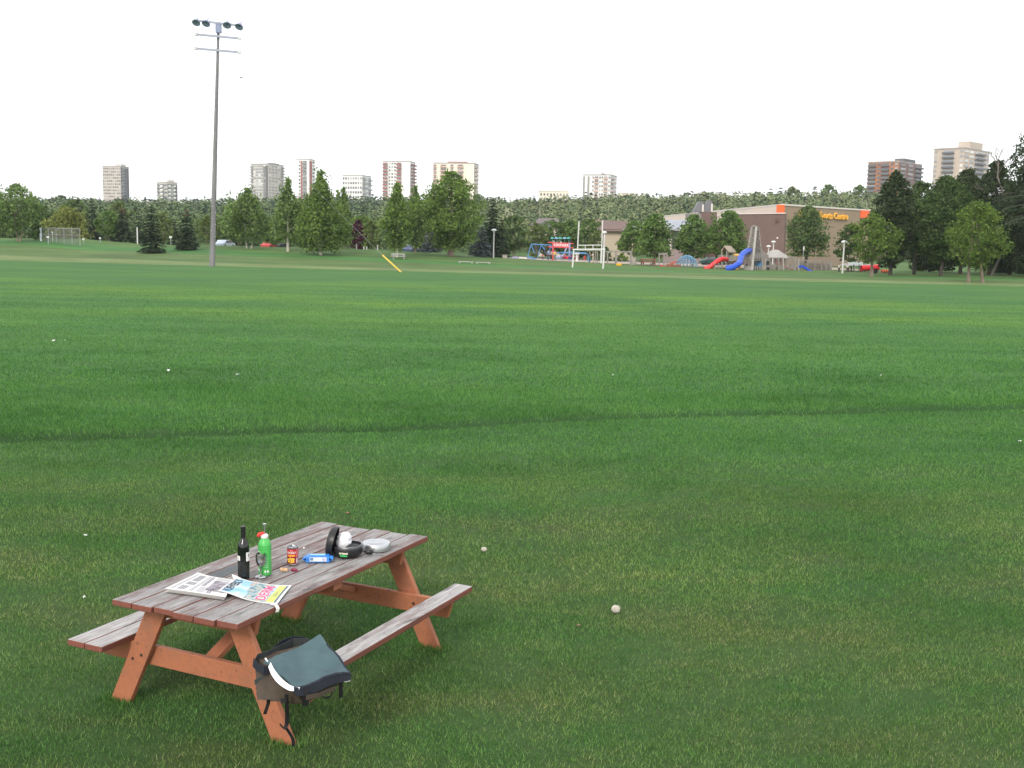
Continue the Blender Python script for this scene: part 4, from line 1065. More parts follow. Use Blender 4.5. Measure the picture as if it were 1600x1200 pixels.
# ------------------------------------------------------------------ picnic tables and benches far off
def far_table(label, base, rz, mat, group, s=1.0):
    r = thing('picnic_table', label, 'picnic table', base, rz, group)
    MB().box((0, 0, .70), (1.9, .75, .13)).build('tabletop', mat, r)
    for y in (-.68, .68): MB().box((0, y, .42), (1.9, .27, .11)).build('bench', mat, r)
    for x in (-.7, .7):
        MB().box((x, 0, .38), (.05, 1.5, .13)).build('bearer', mat, r)
        for y in (-1, 1): MB().beam((x+.06, y*.25, .72), (x+.06, y*.68, 0), .05, .13, (1, 0, 0)).build('leg', mat, r)
    r.scale = (s, s, s); return r
WGREY = M('weathered_grey_wood', (.36, .35, .34), .9, .15, 5)
far_table('weathered grey picnic table at the foot of the bank poplar', G(622, 405), .15, WGREY, None); far_table('brown picnic table under the leafy trees right of the timber swing frame', D(1012, 166, 413), .1, BROWNW, None, 1.25)
def plank_bench(label, px, py):
    b = G(px, py); r = thing('low_bench', label, 'bench', b, .05, 'low grey plank benches'); MB().box((0, 0, .22), (2.0, .4, .09)).build('seat', WGREY, r)
    for x in (-.8, .8): MB().box((x, 0, .08), (.14, .34, .18)).build('support', WGREY, r)
plank_bench('low grey plank bench right of the largest cottonwood, the left one of two', 728, 411.5); plank_bench('low grey plank bench nearer the lamp post, the right one of two', 755, 412.5)
def bin_(label, px, Y, pyb, pyt, wpx, mat):
    b = D(px, Y, pyb); h = hgt(b, px, pyt); r = wpx*Y/F/2; o = thing('litter_bin', label, 'litter bin', b)
    MB().lathe([(0, 0), (r, 0), (r*1.04, h*.5), (r, h-.08), (r*.8, h-.08), (r*.78, h*.5), (0, h*.5)], 18).build('bin_body', mat, o); MB().lathe([(r*.8, h-.08), (r*1.1, h-.08), (r*1.1, h), (r*.75, h), (r*.8, h-.08)], 18).build('rim', mat, o)
bin_('tan concrete litter bin on the path right of the white lamp post', 788.5, 170, 407, 398, 8, CONCR); bin_('brown concrete litter bin right of the timber swing frame', 990.5, 166, 414, 402, 6.5, CONCR); bin_('small brown tub on the grass edge near the brown picnic table', 1018, 162, 418, 411.5, 5.5, M('brown_tub', (.13, .09, .075), .8)); bin_('dark litter bin by the young maple', 1367.5, 150, 431, 420, 5, BLK)
o = bin_('small orange topped marker bin standing on the open lawn at the right', 1424.5, 140, 438, 431, 3, M('buff_bin', (.55, .42, .28), .7))

# ------------------------------------------------------------------ swings, sign arch
def pp(b, px, py, Y): return at(px, py, Y)-b
b = D(845, 195, 403)
sw = thing('swing_set', 'blue steel swing set left of the red and white sign', 'swing set', b)
Q = lambda px, py, Y=195: pp(b, px, py, Y)
MB().tube([Q(830, 381.5), Q(861, 383)], .09, 8).build('top_bar', BLUS, sw)
for (t0, f0) in (((830, 382), (824, 402)), ((830, 382), (835, 396)), ((846, 382), (840, 403)), ((846, 382), (851, 391)), ((860, 383), (857, 404)), ((860, 383), (866, 394))):
    MB().tube([Q(*t0), Q(f0[0], f0[1], 194)], .07, 6).build('leg', BLUS, sw)
for px in (834.5, 838.5, 851):
    MB().tube([Q(px, 382), Q(px, 397)], .02, 4).tube([Q(px+2, 382), Q(px+2, 397)], .02, 4).build('chain', GALV, sw); MB().box(Q(px+1, 397), (.45, .22, .06)).build('seat', BLK, sw)
b = D(877, 186, 408); Q = lambda px, py, Y=186: pp(b, px, py, Y)
ar = thing('park_sign_arch', 'red frame with white lettering and five teal shades over the small playground', 'sign', b)
for pa, pb, col in (((864, 409), (864.5, 379), REDS), ((889.5, 409), (890, 379), LILAC), ((881, 398), (885, 387), LILAC)): MB().tube([Q(*pa), Q(*pb)], .14, 8).build('post', col, ar)
for pa, pb in (((856, 378.7), (896, 380.5)), ((856, 385.6), (896, 387.2))): MB().beam(Q(*pa), Q(*pb), .2, .16).build('beam', REDS, ar)
sb = MB(); p0, p1 = Q(864.5, 380.3), Q(889, 386); sb.box((p0+p1)/2, (abs(p1.x-p0.x), .06, abs(p0.z-p1.z))); sb.build('sign_panel', REDS, ar)
tm = text_mesh('KINPARK', .66, .03, .008, spacing=1.12); tm.materials.append(M('white_letters', (.85, .85, .85), .5, .03))
lt = link('lettering', tm, ar); lt.location = (p0+p1)/2+Vector((0, -.07, 0)); lt.rotation_euler = (PI/2, ROLL*.5, 0)
wdt_ = max(v.co.x for v in tm.vertices)-min(v.co.x for v in tm.vertices); lt.scale = ((abs(p1.x-p0.x)*.97)/wdt_, 1, 1)
MB().box(Q(876.5, 378.5), (.32, .1, .2)).build('emblem', WPAINT, ar)
for k, px in enumerate((862.5, 869, 875, 882, 888)):
    MB().tube([Q(px+.4, 379), Q(px+.3, 374)], .04, 6).build('shade_post', TEAL, ar)
    MB().lathe([(.02, .28), (.2, .22), (.33, 0), (.3, -.02), (.02, .1)], 12, Q(px+.2, 373)).build('shade', TEAL if k % 2 == 0 else M('light_blue_shade', (.18, .36, .52), .5), ar)

# small play equipment beneath the arch
b = D(893, 183, 408); Q = lambda px, py, Y=183: pp(b, px, py, Y)
cr = thing('climbing_bars', 'blue overhead climbing bars right under the red sign', 'play equipment', b)
MB().tube([Q(868, 395), Q(880, 394.5), Q(897, 396), Q(917, 396.5), Q(919, 398), Q(919.5, 410)], .08, 8).build('top_rail', BLUS, cr); MB().tube([Q(868, 395, 186), Q(897, 394, 186), Q(916, 395.5, 186)], .08, 8).build('top_rail', BLUS, cr)
for px in (869, 880, 891): MB().tube([Q(px, 395), Q(px, 409)], .07, 6).build('post', BLUS, cr)
rg = MB()
for px in range(870, 917, 4): rg.tube([Q(px, 396), Q(px, 395, 186)], .035, 5)
rg.build('rungs', BLUS, cr)
def spring_toy(label, px, py, Y, body, seatc, k):
    b = D(px, Y, py); r = thing('spring_rider', label, 'spring rider', b, k*.7, 'small riding toys under the red sign')
    MB().tube([(.12*math.cos(t*.9), .12*math.sin(t*.9), .03*t) for t in range(14)], .025, 5).build('spring', GALV, r)
    MB().box((0, 0, .55), (.8, .12, .34)).tube([(-.5, 0, .42), (-.25, 0, .62), (.2, 0, .62), (.42, 0, .9), (.6, 0, .98)], [.06, .15, .15, .13, .07], 8).build('rider_body', body, r)
    MB().box((-.05, 0, .76), (.3, .3, .06)).build('seat', seatc, r); MB().tube([(.3, -.25, .85), (.3, .25, .85)], .03, 6).build('handle', GALV, r)
for k, (px, py, lab, bm_, sc_) in enumerate([(871.5, 408, 'blue grey rider toy nearest the red post', LILAC, WPAINT), (876, 408.5, 'pale blue rider toy second from the red post', M('pale_blue', (.3, .4, .55), .5), REDP), (880.5, 408, 'dark red rider toy in the middle of the row', M('dark_red', (.3, .02, .05), .5), BLUS),
        (885, 408.5, 'bright red rider toy under the lilac post', REDP, LILAC), (890, 408.5, 'dark blue rider toy right of the lilac post', M('navy', (.03, .04, .16), .5), REDP), (897, 408.5, 'crimson rider toy left of the goal post', M('dark_red', (.3, .02, .05)), WPAINT), (903.5, 409, 'black rider toy beside the white pillar', BLK, REDP), (913, 409.5, 'small red and white rider toy alone in the sand', REDP, WPAINT)]):
    spring_toy(lab, px, py, 178 if k < 7 else 172, bm_, sc_, k)
b = D(901.5, 176, 408); h = hgt(b, 901.5, 395)
pf = thing('drinking_fountain', 'white pillar fountain with a wide top behind the soccer goal', 'fountain', b); MB().lathe([(.26, 0), (.22, .1), (.2, h*.7), (.24, h*.78)], 14).build('pillar', WPAINT, pf); MB().lathe([(.24, h*.78), (.42, h*.84), (.42, h), (.3, h), (.05, h*.93)], 14).build('basin', WPAINT, pf)
b = D(817, 192, 402); o = thing('sand_toys', 'low blue and white play slabs left of the swing set', 'play equipment', b)
for k in range(3): MB().box((k*1.6-1.6, k*.2, .18), (1.4, 1, .3), Matrix.Rotation(.25*k-.2, 3, 'Y')).build('slab', (LILAC, WPAINT, BLUS)[k], o)

# ------------------------------------------------------------------ timber swing frame, climbers
b = D(967, 163, 415); Q = lambda px, py, Y=163: pp(b, px, py, Y)
tf = thing('timber_swing', 'grey timber swing frame right of the goal', 'swing set', b)
for px, w_ in ((930, .13), (933, .13), (949, .2), (962.5, .3), (985.5, .26)): MB().beam(Q(px, 416), Q(px+.3, 391 if px < 940 else 393), w_, w_, (0, 1, 0)).build('post', TIMB, tf)
MB().beam(Q(946, 393), Q(988, 393.5), .24, .2).build('beam', TIMB, tf); MB().beam(Q(928, 391), Q(936, 391.3), .2, .16).build('beam', TIMB, tf)
b = D(967, 158, 414); yb_ = thing('sand_box', 'low yellow plastic box beneath the timber swing frame', 'box', b); MB().box((0, 0, .14), (.72, .4, .26)).build('body', YELP, yb_, bevel=.04); MB().box((0, 0, .29), (.78, .46, .05)).build('lid', YELP, yb_)
b = D(1037, 166, 417); Q = lambda px, py, Y=166: pp(b, px, py, Y)
tc = thing('timber_climber', 'narrow grey timber climbing frame with a red ramp', 'play equipment', b)
for px, y in ((1030, 166), (1037, 165), (1038, 169), (1042, 166)): MB().beam(Q(px, 418, y), Q(px, 395.5, y), .15, .15, (0, 1, 0)).build('post', TIMB, tc)
MB().beam(Q(1029, 396), Q(1043, 395.5), .14, .14).build('beam', TIMB, tc); MB().beam(Q(1032, 397.5, 169), Q(1043, 397, 169), .14, .14).build('beam', TIMB, tc)
MB().beam(Q(1037, 418, 164), Q(1056, 409, 166), .7, .08).build('ramp', M('red_ramp', (.33, .06, .04), .7), tc); MB().beam(Q(1041, 415.5, 163), Q(1064, 416, 163), .08, .5).build('low_wall', BROWNW, tc); MB().beam(Q(1031, 415.5, 165), Q(1036, 415.5, 165), .08, .25).build('low_rail', REDP, tc)
b = D(1073, 169, 418); k = 169/F; dm = thing('dome_climber', 'blue steel dome climber below the round leafy tree', 'play equipment', b)
dmb = MB(); Rd = 16.5*k; hd = hgt(b, 1073, 399)
for j in range(9):
    a = PI*j/9; dmb.tube([(Rd*math.cos(a)*math.cos(t), Rd*math.sin(a)*math.cos(t)*.8, hd*math.sin(t)) for t in np.linspace(0, PI, 13)], .05, 5)
for z in (.3, .6, .85): dmb.tube([(Rd*math.cos(t)*math.sqrt(1-z*z), .8*Rd*math.sin(t)*math.sqrt(1-z*z), hd*z) for t in np.linspace(0, 2*PI, 19)], .045, 5)
dmb.build('bars', M('pale_blue_steel', (.14, .30, .44), .5), dm)
MB().box((0, 0, hd*.45), (Rd*1.1, .9, .1)).build('platform', LILAC, dm); MB().tube([(-.6, -.2, hd*.5), (-.3, -.1, hd*.85), (.5, 0, hd*.7), (.8, .2, hd*.45)], .12, 6).build('climbing_net', BLUS, dm)

# ------------------------------------------------------------------ big timber playground with derrick
def play(name, label, px, Y, py):
    b = D(px, Y, py); return thing(name, label, 'play equipment', b), b
ds, b = play('timber_derrick', 'tall grey timber derrick tower with a blue slide', 1178, 160, 424); Q = lambda px, py, Y=160: pp(b, px, py, Y)
tops = [Q(1174.5, 354.5, 159), Q(1181.5, 354.5, 159), Q(1185, 355.5, 161.5), Q(1177, 355.5, 161.5)]
bots = [Q(1162, 425, 157.5), Q(1174.5, 425.5, 156.5), Q(1193, 425, 160), Q(1180, 425, 162.5)]
midl = [bots[k].lerp(tops[k], .44) for k in range(4)]
for k in range(4): MB().beam(bots[k], tops[k], .3 if k == 1 else .2, .24, (0, 1, 0)).build('corner_post', M('pale_grey_timber', (.34, .325, .305), .9, .15, 2.5) if k == 1 else TIMB, ds)
lat = MB()
for lv in range(5):
    f0, f1 = .44+.56*lv/4.6, .44+.56*(lv+1)/4.6
    for k in range(4):
        a, c = bots[k].lerp(tops[k], min(1, f0)), bots[(k+1) % 4].lerp(tops[(k+1) % 4], min(1, f0)); lat.beam(a, c, .11, .12)
        if f1 <= 1.01:
            a2, c2 = bots[k].lerp(tops[k], f1), bots[(k+1) % 4].lerp(tops[(k+1) % 4], f1); lat.beam(a, c2, .08, .09); lat.beam(c, a2, .08, .09)
lat.build('lattice', TIMB, ds)
MB().prism([(p.x, p.y) for p in tops], tops[0].z, tops[0].z+.25).build('top_cap', TIMB, ds)
low_ = MB()
for k in range(4):
    a, c = bots[k], bots[(k+1) % 4]
    for z0_, z1_ in ((.0, .30), (.62, 1.0)):
        for j in range(5):
            f = (j+.5)/5; p0_ = a.lerp(c, f); pz = midl[k].lerp(midl[(k+1) % 4], f); low_.beam(p0_.lerp(pz, z0_), p0_.lerp(pz, z1_), .44, .06, (c-a).cross(Vector((0, 0, 1))))
low_.build('plank_walls', TIMB, ds)
MB().prism([(p.x, p.y) for p in [bots[k].lerp(midl[k], .55) for k in range(4)]], midl[0].z*.5, midl[0].z*.5+.12).build('platform', TIMB, ds)
sl_pts = [Q(1173, 392, 158.5), Q(1167, 393, 157), Q(1160, 398, 155.5), Q(1157.5, 404, 154.5), Q(1156, 410, 153.5), Q(1150, 415, 152.5), Q(1141, 419, 152), Q(1134, 419.5, 152)]
def smooth(pts, n=5):
    out = []
    for i in range(len(pts)-1):
        p0_, p1_, p2_, p3_ = pts[max(0, i-1)], pts[i], pts[i+1], pts[min(len(pts)-1, i+2)]
        for j in range(n):
            t = j/n; out.append(.5*((2*p1_)+(p2_-p0_)*t+(2*p0_-5*p1_+4*p2_-p3_)*t*t+(3*p1_-p0_-3*p2_+p3_)*t**3))
    return out+[pts[-1]]
def tube_slide(pts, r, mat, parent, name='slide'):
    P = smooth(pts); mb = MB().tube(P, r, 14, False); mb.tube(list(reversed(P)), r*.9, 14, False)
    for k in range(0, len(P)-1, 6):
        d = (P[k+1]-P[k]).normalized(); mb.tube([P[k]-d*.04, P[k]+d*.04], r*1.06, 14, False)
    return mb.build(name, mat, parent)
tube_slide(sl_pts, .43, BLUE, ds, 'slide')
for px in (1154.5, 1168): MB().beam(Q(px, 425, 153), Q(px, 413 if px < 1160 else 418, 153), .12, .12, (0, 1, 0)).build('slide_support', TIMB, ds)
hu, b = play('play_hut', 'timber play hut with a gabled roof, a red slide and a yellow tube', 1137, 164, 422); Q = lambda px, py, Y=164: pp(b, px, py, Y)
for px, y in ((1128, 162.5), (1135.5, 162), (1138, 166), (1145, 165)): MB().beam(Q(px, 424, y), Q(px, 389, y), .16, .16, (0, 1, 0)).build('post', M('pale_grey_timber', (.34, .325, .305)), hu)
a, c = Q(1128, 411, 162), Q(1146, 403, 166)
MB().box(((a.x+c.x)/2, (a.y+c.y)/2, (a.z+c.z)/2+.35), (c.x-a.x, 3.0, .9)).build('plank_walls', TIMB, hu)
e1, e2, rg1, rg2 = Q(1127, 392, 161.5), Q(1137, 393.5, 161.5), Q(1131.5, 384, 161.5), Q(1142, 384, 166.5)
rf = MB(); dv = rg2-rg1; th = Vector((0, 0, .14))
for e_ in (e1, e2+Vector((.25, 0, 0))):
    rf.poly([e_, rg1, rg1+dv, e_+dv]); rf.poly([e_+dv-th, rg1+dv-th, rg1-th, e_-th]); rf.poly([e_, e_-th, rg1-th, rg1]); rf.poly([e_, e_+dv, e_+dv-th, e_-th])
rf.build('roof', M('tan_roof_boards', (.40, .33, .26), .8), hu)
tube_slide([Q(1135, 405.5, 161.5), Q(1128, 405, 160.5), Q(1120, 409, 160), Q(1113, 414.5, 160), Q(1106, 419, 160), Q(1100, 420.5, 160)], .36, REDP, hu, 'slide')
MB().sphere(Q(1151, 405, 165), .85, 14, 10).build('bubble_window', YELP, hu); tube_slide([Q(1150, 411, 163), Q(1153, 418, 162), Q(1149, 423, 161), Q(1142, 424, 161)], .4, YELP, hu, 'tube')
MB().beam(Q(1146, 396, 164), Q(1162, 397, 160.5), .1, .12).beam(Q(1146, 407, 164), Q(1160, 408, 161), 1.2, .1).build('bridge', TIMB, hu)
for px in (1117, 1123): MB().beam(Q(px, 424, 159.5), Q(px, 411, 159.5), .12, .12, (0, 1, 0)).build('slide_support', TIMB, hu)
fo, b = play('timber_fort', 'long grey timber fort with posts and plank walls right of the derrick', 1215, 163, 424); Q = lambda px, py, Y=163: pp(b, px, py, Y)
ht_ = [Q(1201, 401, 166), Q(1225, 404, 164)]; pk = Q(1209, 391.5, 167)
MB().lathe([(2.3, 0), (1.9, .35), (.9, .95), (.55, 1.18), (.02, 1.25)], 8, Q(1211, 403, 167)).build('tent_roof', M('pale_grey_timber', (.34, .325, .305)), fo)
MB().prism([(Q(1188, 400, 163).x, Q(0, 400, 163).y), (Q(1201, 400, 163).x, Q(0, 400, 163).y), (Q(1201, 0, 166).x, 3), (Q(1188, 0, 166).x, 3)], -.2, [Q(1188, 388, 163).z, Q(1201, 399, 163).z, Q(1201, 399, 163).z, Q(1188, 388, 163).z]).build('lean_to', TIMB, fo)
for px, yt in ((1196, 404), (1203, 404), (1209, 402.5), (1217, 403), (1224, 402), (1231, 402), (1241, 402), (1248, 405)):
    for y in (161, 166): MB().beam(Q(px+(2 if y > 163 else 0), 426, y), Q(px+(2 if y > 163 else 0), yt, y), .17, .17, (0, 1, 0)).build('post', TIMB if y > 163 or px % 2 else M('pale_grey_timber', (.34, .325, .305)), fo)
for pa, pb, py in ((1196, 1224, 403), (1231, 1242, 402.5), (1231, 1242, 407), (1242, 1252, 407)): MB().beam(Q(pa, py, 161), Q(pb, py, 161), .12, .14).build('beam', TIMB, fo)
wb = MB()
for j in range(26):
    px = 1192+j*2.2
    if j % 7 in (3,): continue
    zt_ = 413+3*((j*5) % 4 == 0); wb.beam(Q(px, 424, 164), Q(px, zt_, 164), .2, .06, (0, 1, 0))
wb.build('plank_walls', TIMB, fo)
wb2 = MB()
for j in range(40):
    px = 1196+j*1.55; zt_ = 415.5+.04*j-(3 if (j*7) % 5 == 0 else 0); wb2.beam(Q(px, 427, 167.2), Q(px, zt_, 167.2), .13, .05, (0, 1, 0))
for k in range(3): wb2.beam(Q(1196, 417+3*k, 167), Q(1257, 418.5+3*k, 167), .06, .2)
wb2.build('plank_walls', M('brown_grey_planks', (.21, .19, .17), .9, .25, 2.5), fo)
MB().beam(Q(1209, 409, 162), Q(1240, 422, 161), .9, .1).build('ramp', BROWNW, fo); MB().box(Q(1185, 413.5, 160), (.8, .1, .9)).build('blue_panel', BLUS, fo); MB().box(Q(1191, 419, 160.5), (.7, .1, .8)).build('tan_panel', M('tan_roof_boards', (.40, .33, .26)), fo)
for k, (px, py) in enumerate(((1186, 406), (1199.5, 411), (1166, 416), (1184, 421), (1200, 421))): MB().box(Q(px, py, 159.7), (.42, .08, .6)).build('opening', BLK, fo)
# monkey bars right part with little slide
mk, b = play('monkey_bars', 'grey timber monkey bars before the front of the sports hall', 1275, 166, 427); Q = lambda px, py, Y=166: pp(b, px, py, Y)
for px in (1247, 1253, 1262, 1273, 1284, 1291, 1297.5):
    for y in (165, 168): MB().beam(Q(px+(1.5 if y > 166 else 0), 428, y), Q(px+(1.5 if y > 166 else 0), 406+(px-1247)*.045, y), .14, .14, (0, 1, 0)).build('post', TIMB, mk)
for y in (165, 168): MB().beam(Q(1247, 406.3, y), Q(1291, 408, y), .13, .13).build('side_rail', TIMB, mk)
rg = MB()
for px in range(1250, 1290, 4): rg.tube([Q(px, 407, 165), Q(px, 407, 168)], .04, 5)
rg.build('rungs', GALV, mk); MB().beam(Q(1290, 408.5, 165), Q(1298, 408.5, 165), .12, .12).build('end_beam', TIMB, mk)
MB().beam(Q(1250, 416, 166.5), Q(1297, 418, 166.5), .06, 1.1).build('mesh_wall', M('brown_grey_mesh', (.2, .175, .155), .9), mk)
MB().prism([(Q(1298, 0, 167).x, 1), (Q(1310, 0, 167).x, 1), (Q(1310, 0, 170).x, 4), (Q(1298, 0, 170).x, 4)], -.2, [Q(1298, 411, 167).z, Q(1309, 418, 167).z, Q(1309, 418, 167).z, Q(1298, 411, 167).z]).build('roof_shed', TIMB, mk)
ss_, b = play('toddler_slide', 'small blue slide with a yellow end box in the playground', 1262, 158, 428); Q = lambda px, py, Y=158: pp(b, px, py, Y)
sp = smooth([Q(1249, 418), Q(1253, 417.5), Q(1258, 420), Q(1263, 423.5), Q(1268, 425.5)], 4); smb = MB()
for k in range(len(sp)-1):
    smb.beam(sp[k], sp[k+1], .75, .08, (0, 0, 1)); smb.beam(sp[k]+Vector((0, -.38, .12)), sp[k+1]+Vector((0, -.38, .12)), .06, .3); smb.beam(sp[k]+Vector((0, .38, .12)), sp[k+1]+Vector((0, .38, .12)), .06, .3)
smb.build('chute', BLUE, ss_); MB().box(Q(1267.5, 427.5, 157.5), (.95, .7, .55)).build('end_box', YELP, ss_, bevel=.05); MB().box(Q(1262, 424.5, 157.6), (1.0, .1, .2)).build('side_panel', YELP, ss_)
for px in (1250, 1255): MB().beam(Q(px, 429), Q(px, 418), .1, .1, (0, 1, 0)).build('post', TIMB, ss_)
b = D(1305, 160, 429); bw = thing('low_wall', 'low blue play wall around the sandpit by the lamp post', 'wall', b); Q = lambda px, py, Y=160: pp(b, px, py, Y)
for pa, pb in ((1292, 1308), (1313.5, 1321)): MB().beam(Q(pa, 430), Q(pb, 430.5), .15, .36).build('panel', M('blue_wall', (.04, .10, .25), .6), bw)
b = D(1345, 160, 430); Q = lambda px, py, Y=160: pp(b, px, py, Y)
sh = thing('picnic_shelter', 'open shelter with a grey green roof behind the young maple', 'shelter', b)
for px, y in ((1326, 159), (1334, 158), (1342.5, 158), (1352, 158), (1330, 163), (1345, 163)): MB().beam(Q(px, 432, y), Q(px, 413.5, y), .16, .16, (0, 1, 0)).build('post', M('dark_timber', (.12, .11, .10), .9), sh)
a, c = Q(1326, 415, 158), Q(1353, 415, 163); pk = Q(1341, 409.5, 160.5)
r_ = MB(); cor = [Vector((a.x, a.y, a.z)), Vector((c.x, a.y, a.z)), Vector((c.x, c.y, a.z)), Vector((a.x, c.y, a.z))]; pk1 = pk-Vector((.9, 0, 0)); pk2 = pk+Vector((.5, 0, 0))
r_.poly([cor[0], cor[1], pk2, pk1]); r_.poly([cor[1], cor[2], pk2]); r_.poly([cor[2], cor[3], pk1, pk2]); r_.poly([cor[3], cor[0], pk1]); r_.poly([p-Vector((0, 0, .1)) for p in reversed(cor)])
r_.build('roof', M('grey_green_roof', (.28, .32, .30), .7), sh); MB().box(Q(1325.5, 412, 158), (.22, .2, .45)).build('vent', WPAINT, sh)
MB().box(Q(1340, 430.5, 160), (3.4, 3, .12)).build('floor_slab', CONCR, sh)
rt, b = play('red_play_tunnel', 'red covered play tunnel behind the trunk of the young maple', 1362, 158, 430); Q = lambda px, py, Y=158: pp(b, px, py, Y)
tube_slide([Q(1346, 419), Q(1358, 418.5), Q(1367, 418), Q(1373, 417.5)], .42, REDP, rt, 'tunnel')
for px in (1348, 1357, 1365, 1371.5): MB().beam(Q(px, 431), Q(px, 420), .13, .13, (0, 1, 0)).build('post', TIMB, rt)
MB().beam(Q(1346, 427.5), Q(1364, 427.5), .5, .3).build('bench', M('dark_red', (.3, .02, .05)), rt)
st, b = play('spiral_climber', 'red and orange ribbed crawl barrel right of the young maple', 1384, 156, 430); k = 156/F
smb = MB(); h = hgt(b, 1384, 421)
smb2 = MB()
for j in range(9):
    x = (-6.5+13*j/8)*k; r = h/2*(1-.06*abs(j-3)); (smb if j % 2 else smb2).tube([(x-.09, 0, h/2), (x+.09, 0, h/2)], r, 14)
smb.build('ribs', M('orange_plastic', (.75, .22, .04), .5), st); smb2.build('barrel', M('brick_red_plastic', (.45, .05, .04), .5), st)

# ------------------------------------------------------------------ parked cars far behind
def car(label, px, Y, pyb, col, rz, group='cars parked behind the trees'):
    b = D(px, Y, pyb); r = thing('parked_car', label, 'car', b, rz, group)
    prof_ = [(-2.1, .35), (-2.1, .75), (-1.9, .9), (-1.35, .95), (-.85, 1.4), (.55, 1.42), (1.15, .98), (1.95, .85), (2.12, .65), (2.12, .35)]
    mb = MB(); n = len(prof_)
    mb.poly([(x, -.85, z) for x, z in prof_]); mb.poly([(x, .85, z) for x, z in reversed(prof_)])
    for k in range(n): (x0, z0_), (x1, z1_) = prof_[k], prof_[(k+1) % n]; mb.poly([(x0, .85, z0_), (x1, .85, z1_), (x1, -.85, z1_), (x0, -.85, z0_)])
    mb.build('body', col, r, bevel=.06)
    for sy in (-1, 1): MB().prism([(-1.15, -.86*sy), (1.0, -.86*sy), (1.0, -.87*sy), (-1.15, -.87*sy)][::sy], .97, [.99, .99, .99, .99]).poly([(-1.2, -.875*sy, .98), (1.0, -.875*sy, .98), (.5, -.875*sy, 1.34), (-.8, -.875*sy, 1.34)]).build('side_window', GL, r)
    for x in (-1.3, 1.3):
        for y in (-.78, .78): MB().tube([(x, y-.11, .33), (x, y+.11, .33)], .33, 14).build('wheel', BLK, r)
    return r
car('pale blue parked car just right of the tall light pole', 351, 186, 383, M('pale_blue_paint', (.45, .52, .62), .3), 1.3); car('small red parked car seen under the slender poplar', 423, 192, 385, M('red_paint', (.45, .05, .05), .3), 1.3)
car('dark parked car under the poplars, right of the red one', 438, 194, 386, M('dark_paint', (.03, .035, .04), .3), 1.3); car('dark grey parked car below the tallest bank poplar', 489, 192, 387, M('grey_paint', (.10, .10, .11), .3), 1.3)
car('dark blue parked car behind the far picnic table poplars', 643, 190, 395, M('navy_paint', (.05, .07, .14), .3), 1.3)
car('dark green parked van behind the red slide', 1112, 196, 404, M('green_paint', (.02, .07, .06), .4), .1); car('white parked car roofed in shade left of the play hut', 1119, 200, 400, M('white_car', (.6, .62, .63), .3), 0)
b = D(1045, 200, 398); 
# ------------------------------------------------------------------ people
def person(label, px, Y, pyb, h, top, bottom, skin=(.42, .27, .2), hair=(.04, .03, .025), rz=0, arms='down', stride=.1, lean=0):
    b = D(px, Y, pyb); r = thing('person', label, 'person', b, rz, None)
    def grow(name, vs, es, rad, mat, parent):
        me = bpy.data.meshes.new(name); me.from_pydata(vs, es, []); o = bpy.data.objects.new(name, me); COL.objects.link(o); o.parent = parent
        sk = o.modifiers.new('skin', 'SKIN'); lay = me.skin_vertices[0].data if me.skin_vertices else None
        if lay is None:
            bm = bmesh.new(); bm.from_mesh(me); bm.verts.layers.skin.verify(); bm.to_mesh(me); bm.free(); lay = me.skin_vertices[0].data
        for k, q in enumerate(rad): lay[k].radius = (q, q*.8) if not isinstance(q, tuple) else q
        lay[0].use_root = True
        ss = o.modifiers.new('subsurf', 'SUBSURF'); ss.levels = ss.render_levels = 1
        me.materials.append(mat); return o
    s = h/1.75; ay = {'down': (.0, .0), 'up': (-.25, .45), 'fwd': (-.4, .3)}[arms]
    J = [(0, 0, .95), (0, lean*.1, 1.15), (0, lean*.2, 1.42), (0, lean*.25, 1.52), (0, lean*.3-.02, 1.62), (0, lean*.3-.02, 1.73)]
    E_ = [(0, 1), (1, 2), (2, 3), (3, 4), (4, 5)]; Rr = [.14, .13, .14, .055, .085, .07]
    for sx in (-1, 1):
        k = len(J); J += [(sx*.19, lean*.2, 1.40), (sx*.25, ay[0]*.4+lean*.2, 1.14+ay[1]*.3), (sx*.26, ay[0]-.06+lean*.2, .90+ay[1]), (sx*.26, ay[0]*1.15-.1+lean*.2, .80+ay[1]*1.1)]
        E_ += [(2, k), (k, k+1), (k+1, k+2), (k+2, k+3)]; Rr += [.06, .045, .035, .03]
        k = len(J); J += [(sx*.10, 0, .88), (sx*.11, -stride*sx*.6, .48), (sx*.11, stride*sx, .06), (sx*.12, stride*sx-.16, .03)]
        E_ += [(0, k), (k, k+1), (k+1, k+2), (k+2, k+3)]; Rr += [.10, .065, .045, .035]
    J = [tuple(Vector(j)*s) for j in J]
    grow('body', J, E_, [q*s for q in Rr], M('skin', skin, .6), r)
    kk = [0, 1, 2]+[6, 7, 14, 15]
    tv = [J[0], J[1], J[2], J[6], J[7], J[14], J[15]]; grow('shirt', tv, [(0, 1), (1, 2), (2, 3), (3, 4), (2, 5), (5, 6)], [q*s for q in (.16, .155, .16, .08, .062, .08, .062)], top, r)
    lv = [J[0], J[10], J[11], J[12], J[18], J[19], J[20]]; grow('trousers', lv, [(0, 1), (1, 2), (2, 3), (0, 4), (4, 5), (5, 6)], [q*s for q in (.155, .115, .082, .062, .115, .082, .062)], bottom, r)
    MB().sphere((0, lean*.3*s+.01, 1.70*s), (.095*s, .10*s, .09*s), 10, 7).build('hair', M('hair%d' % int(hair[0]*1000), hair, .8), r)
    return r
CL = lambda n, c: M(n, c, .85, .15, 8)
person('adult in a blue top and dark trousers left of the red post', 856.5, 172, 410, 1.72, CL('blue_top', (.10, .25, .52)), CL('dark_navy_trousers', (.03, .035, .06)), rz=.4)
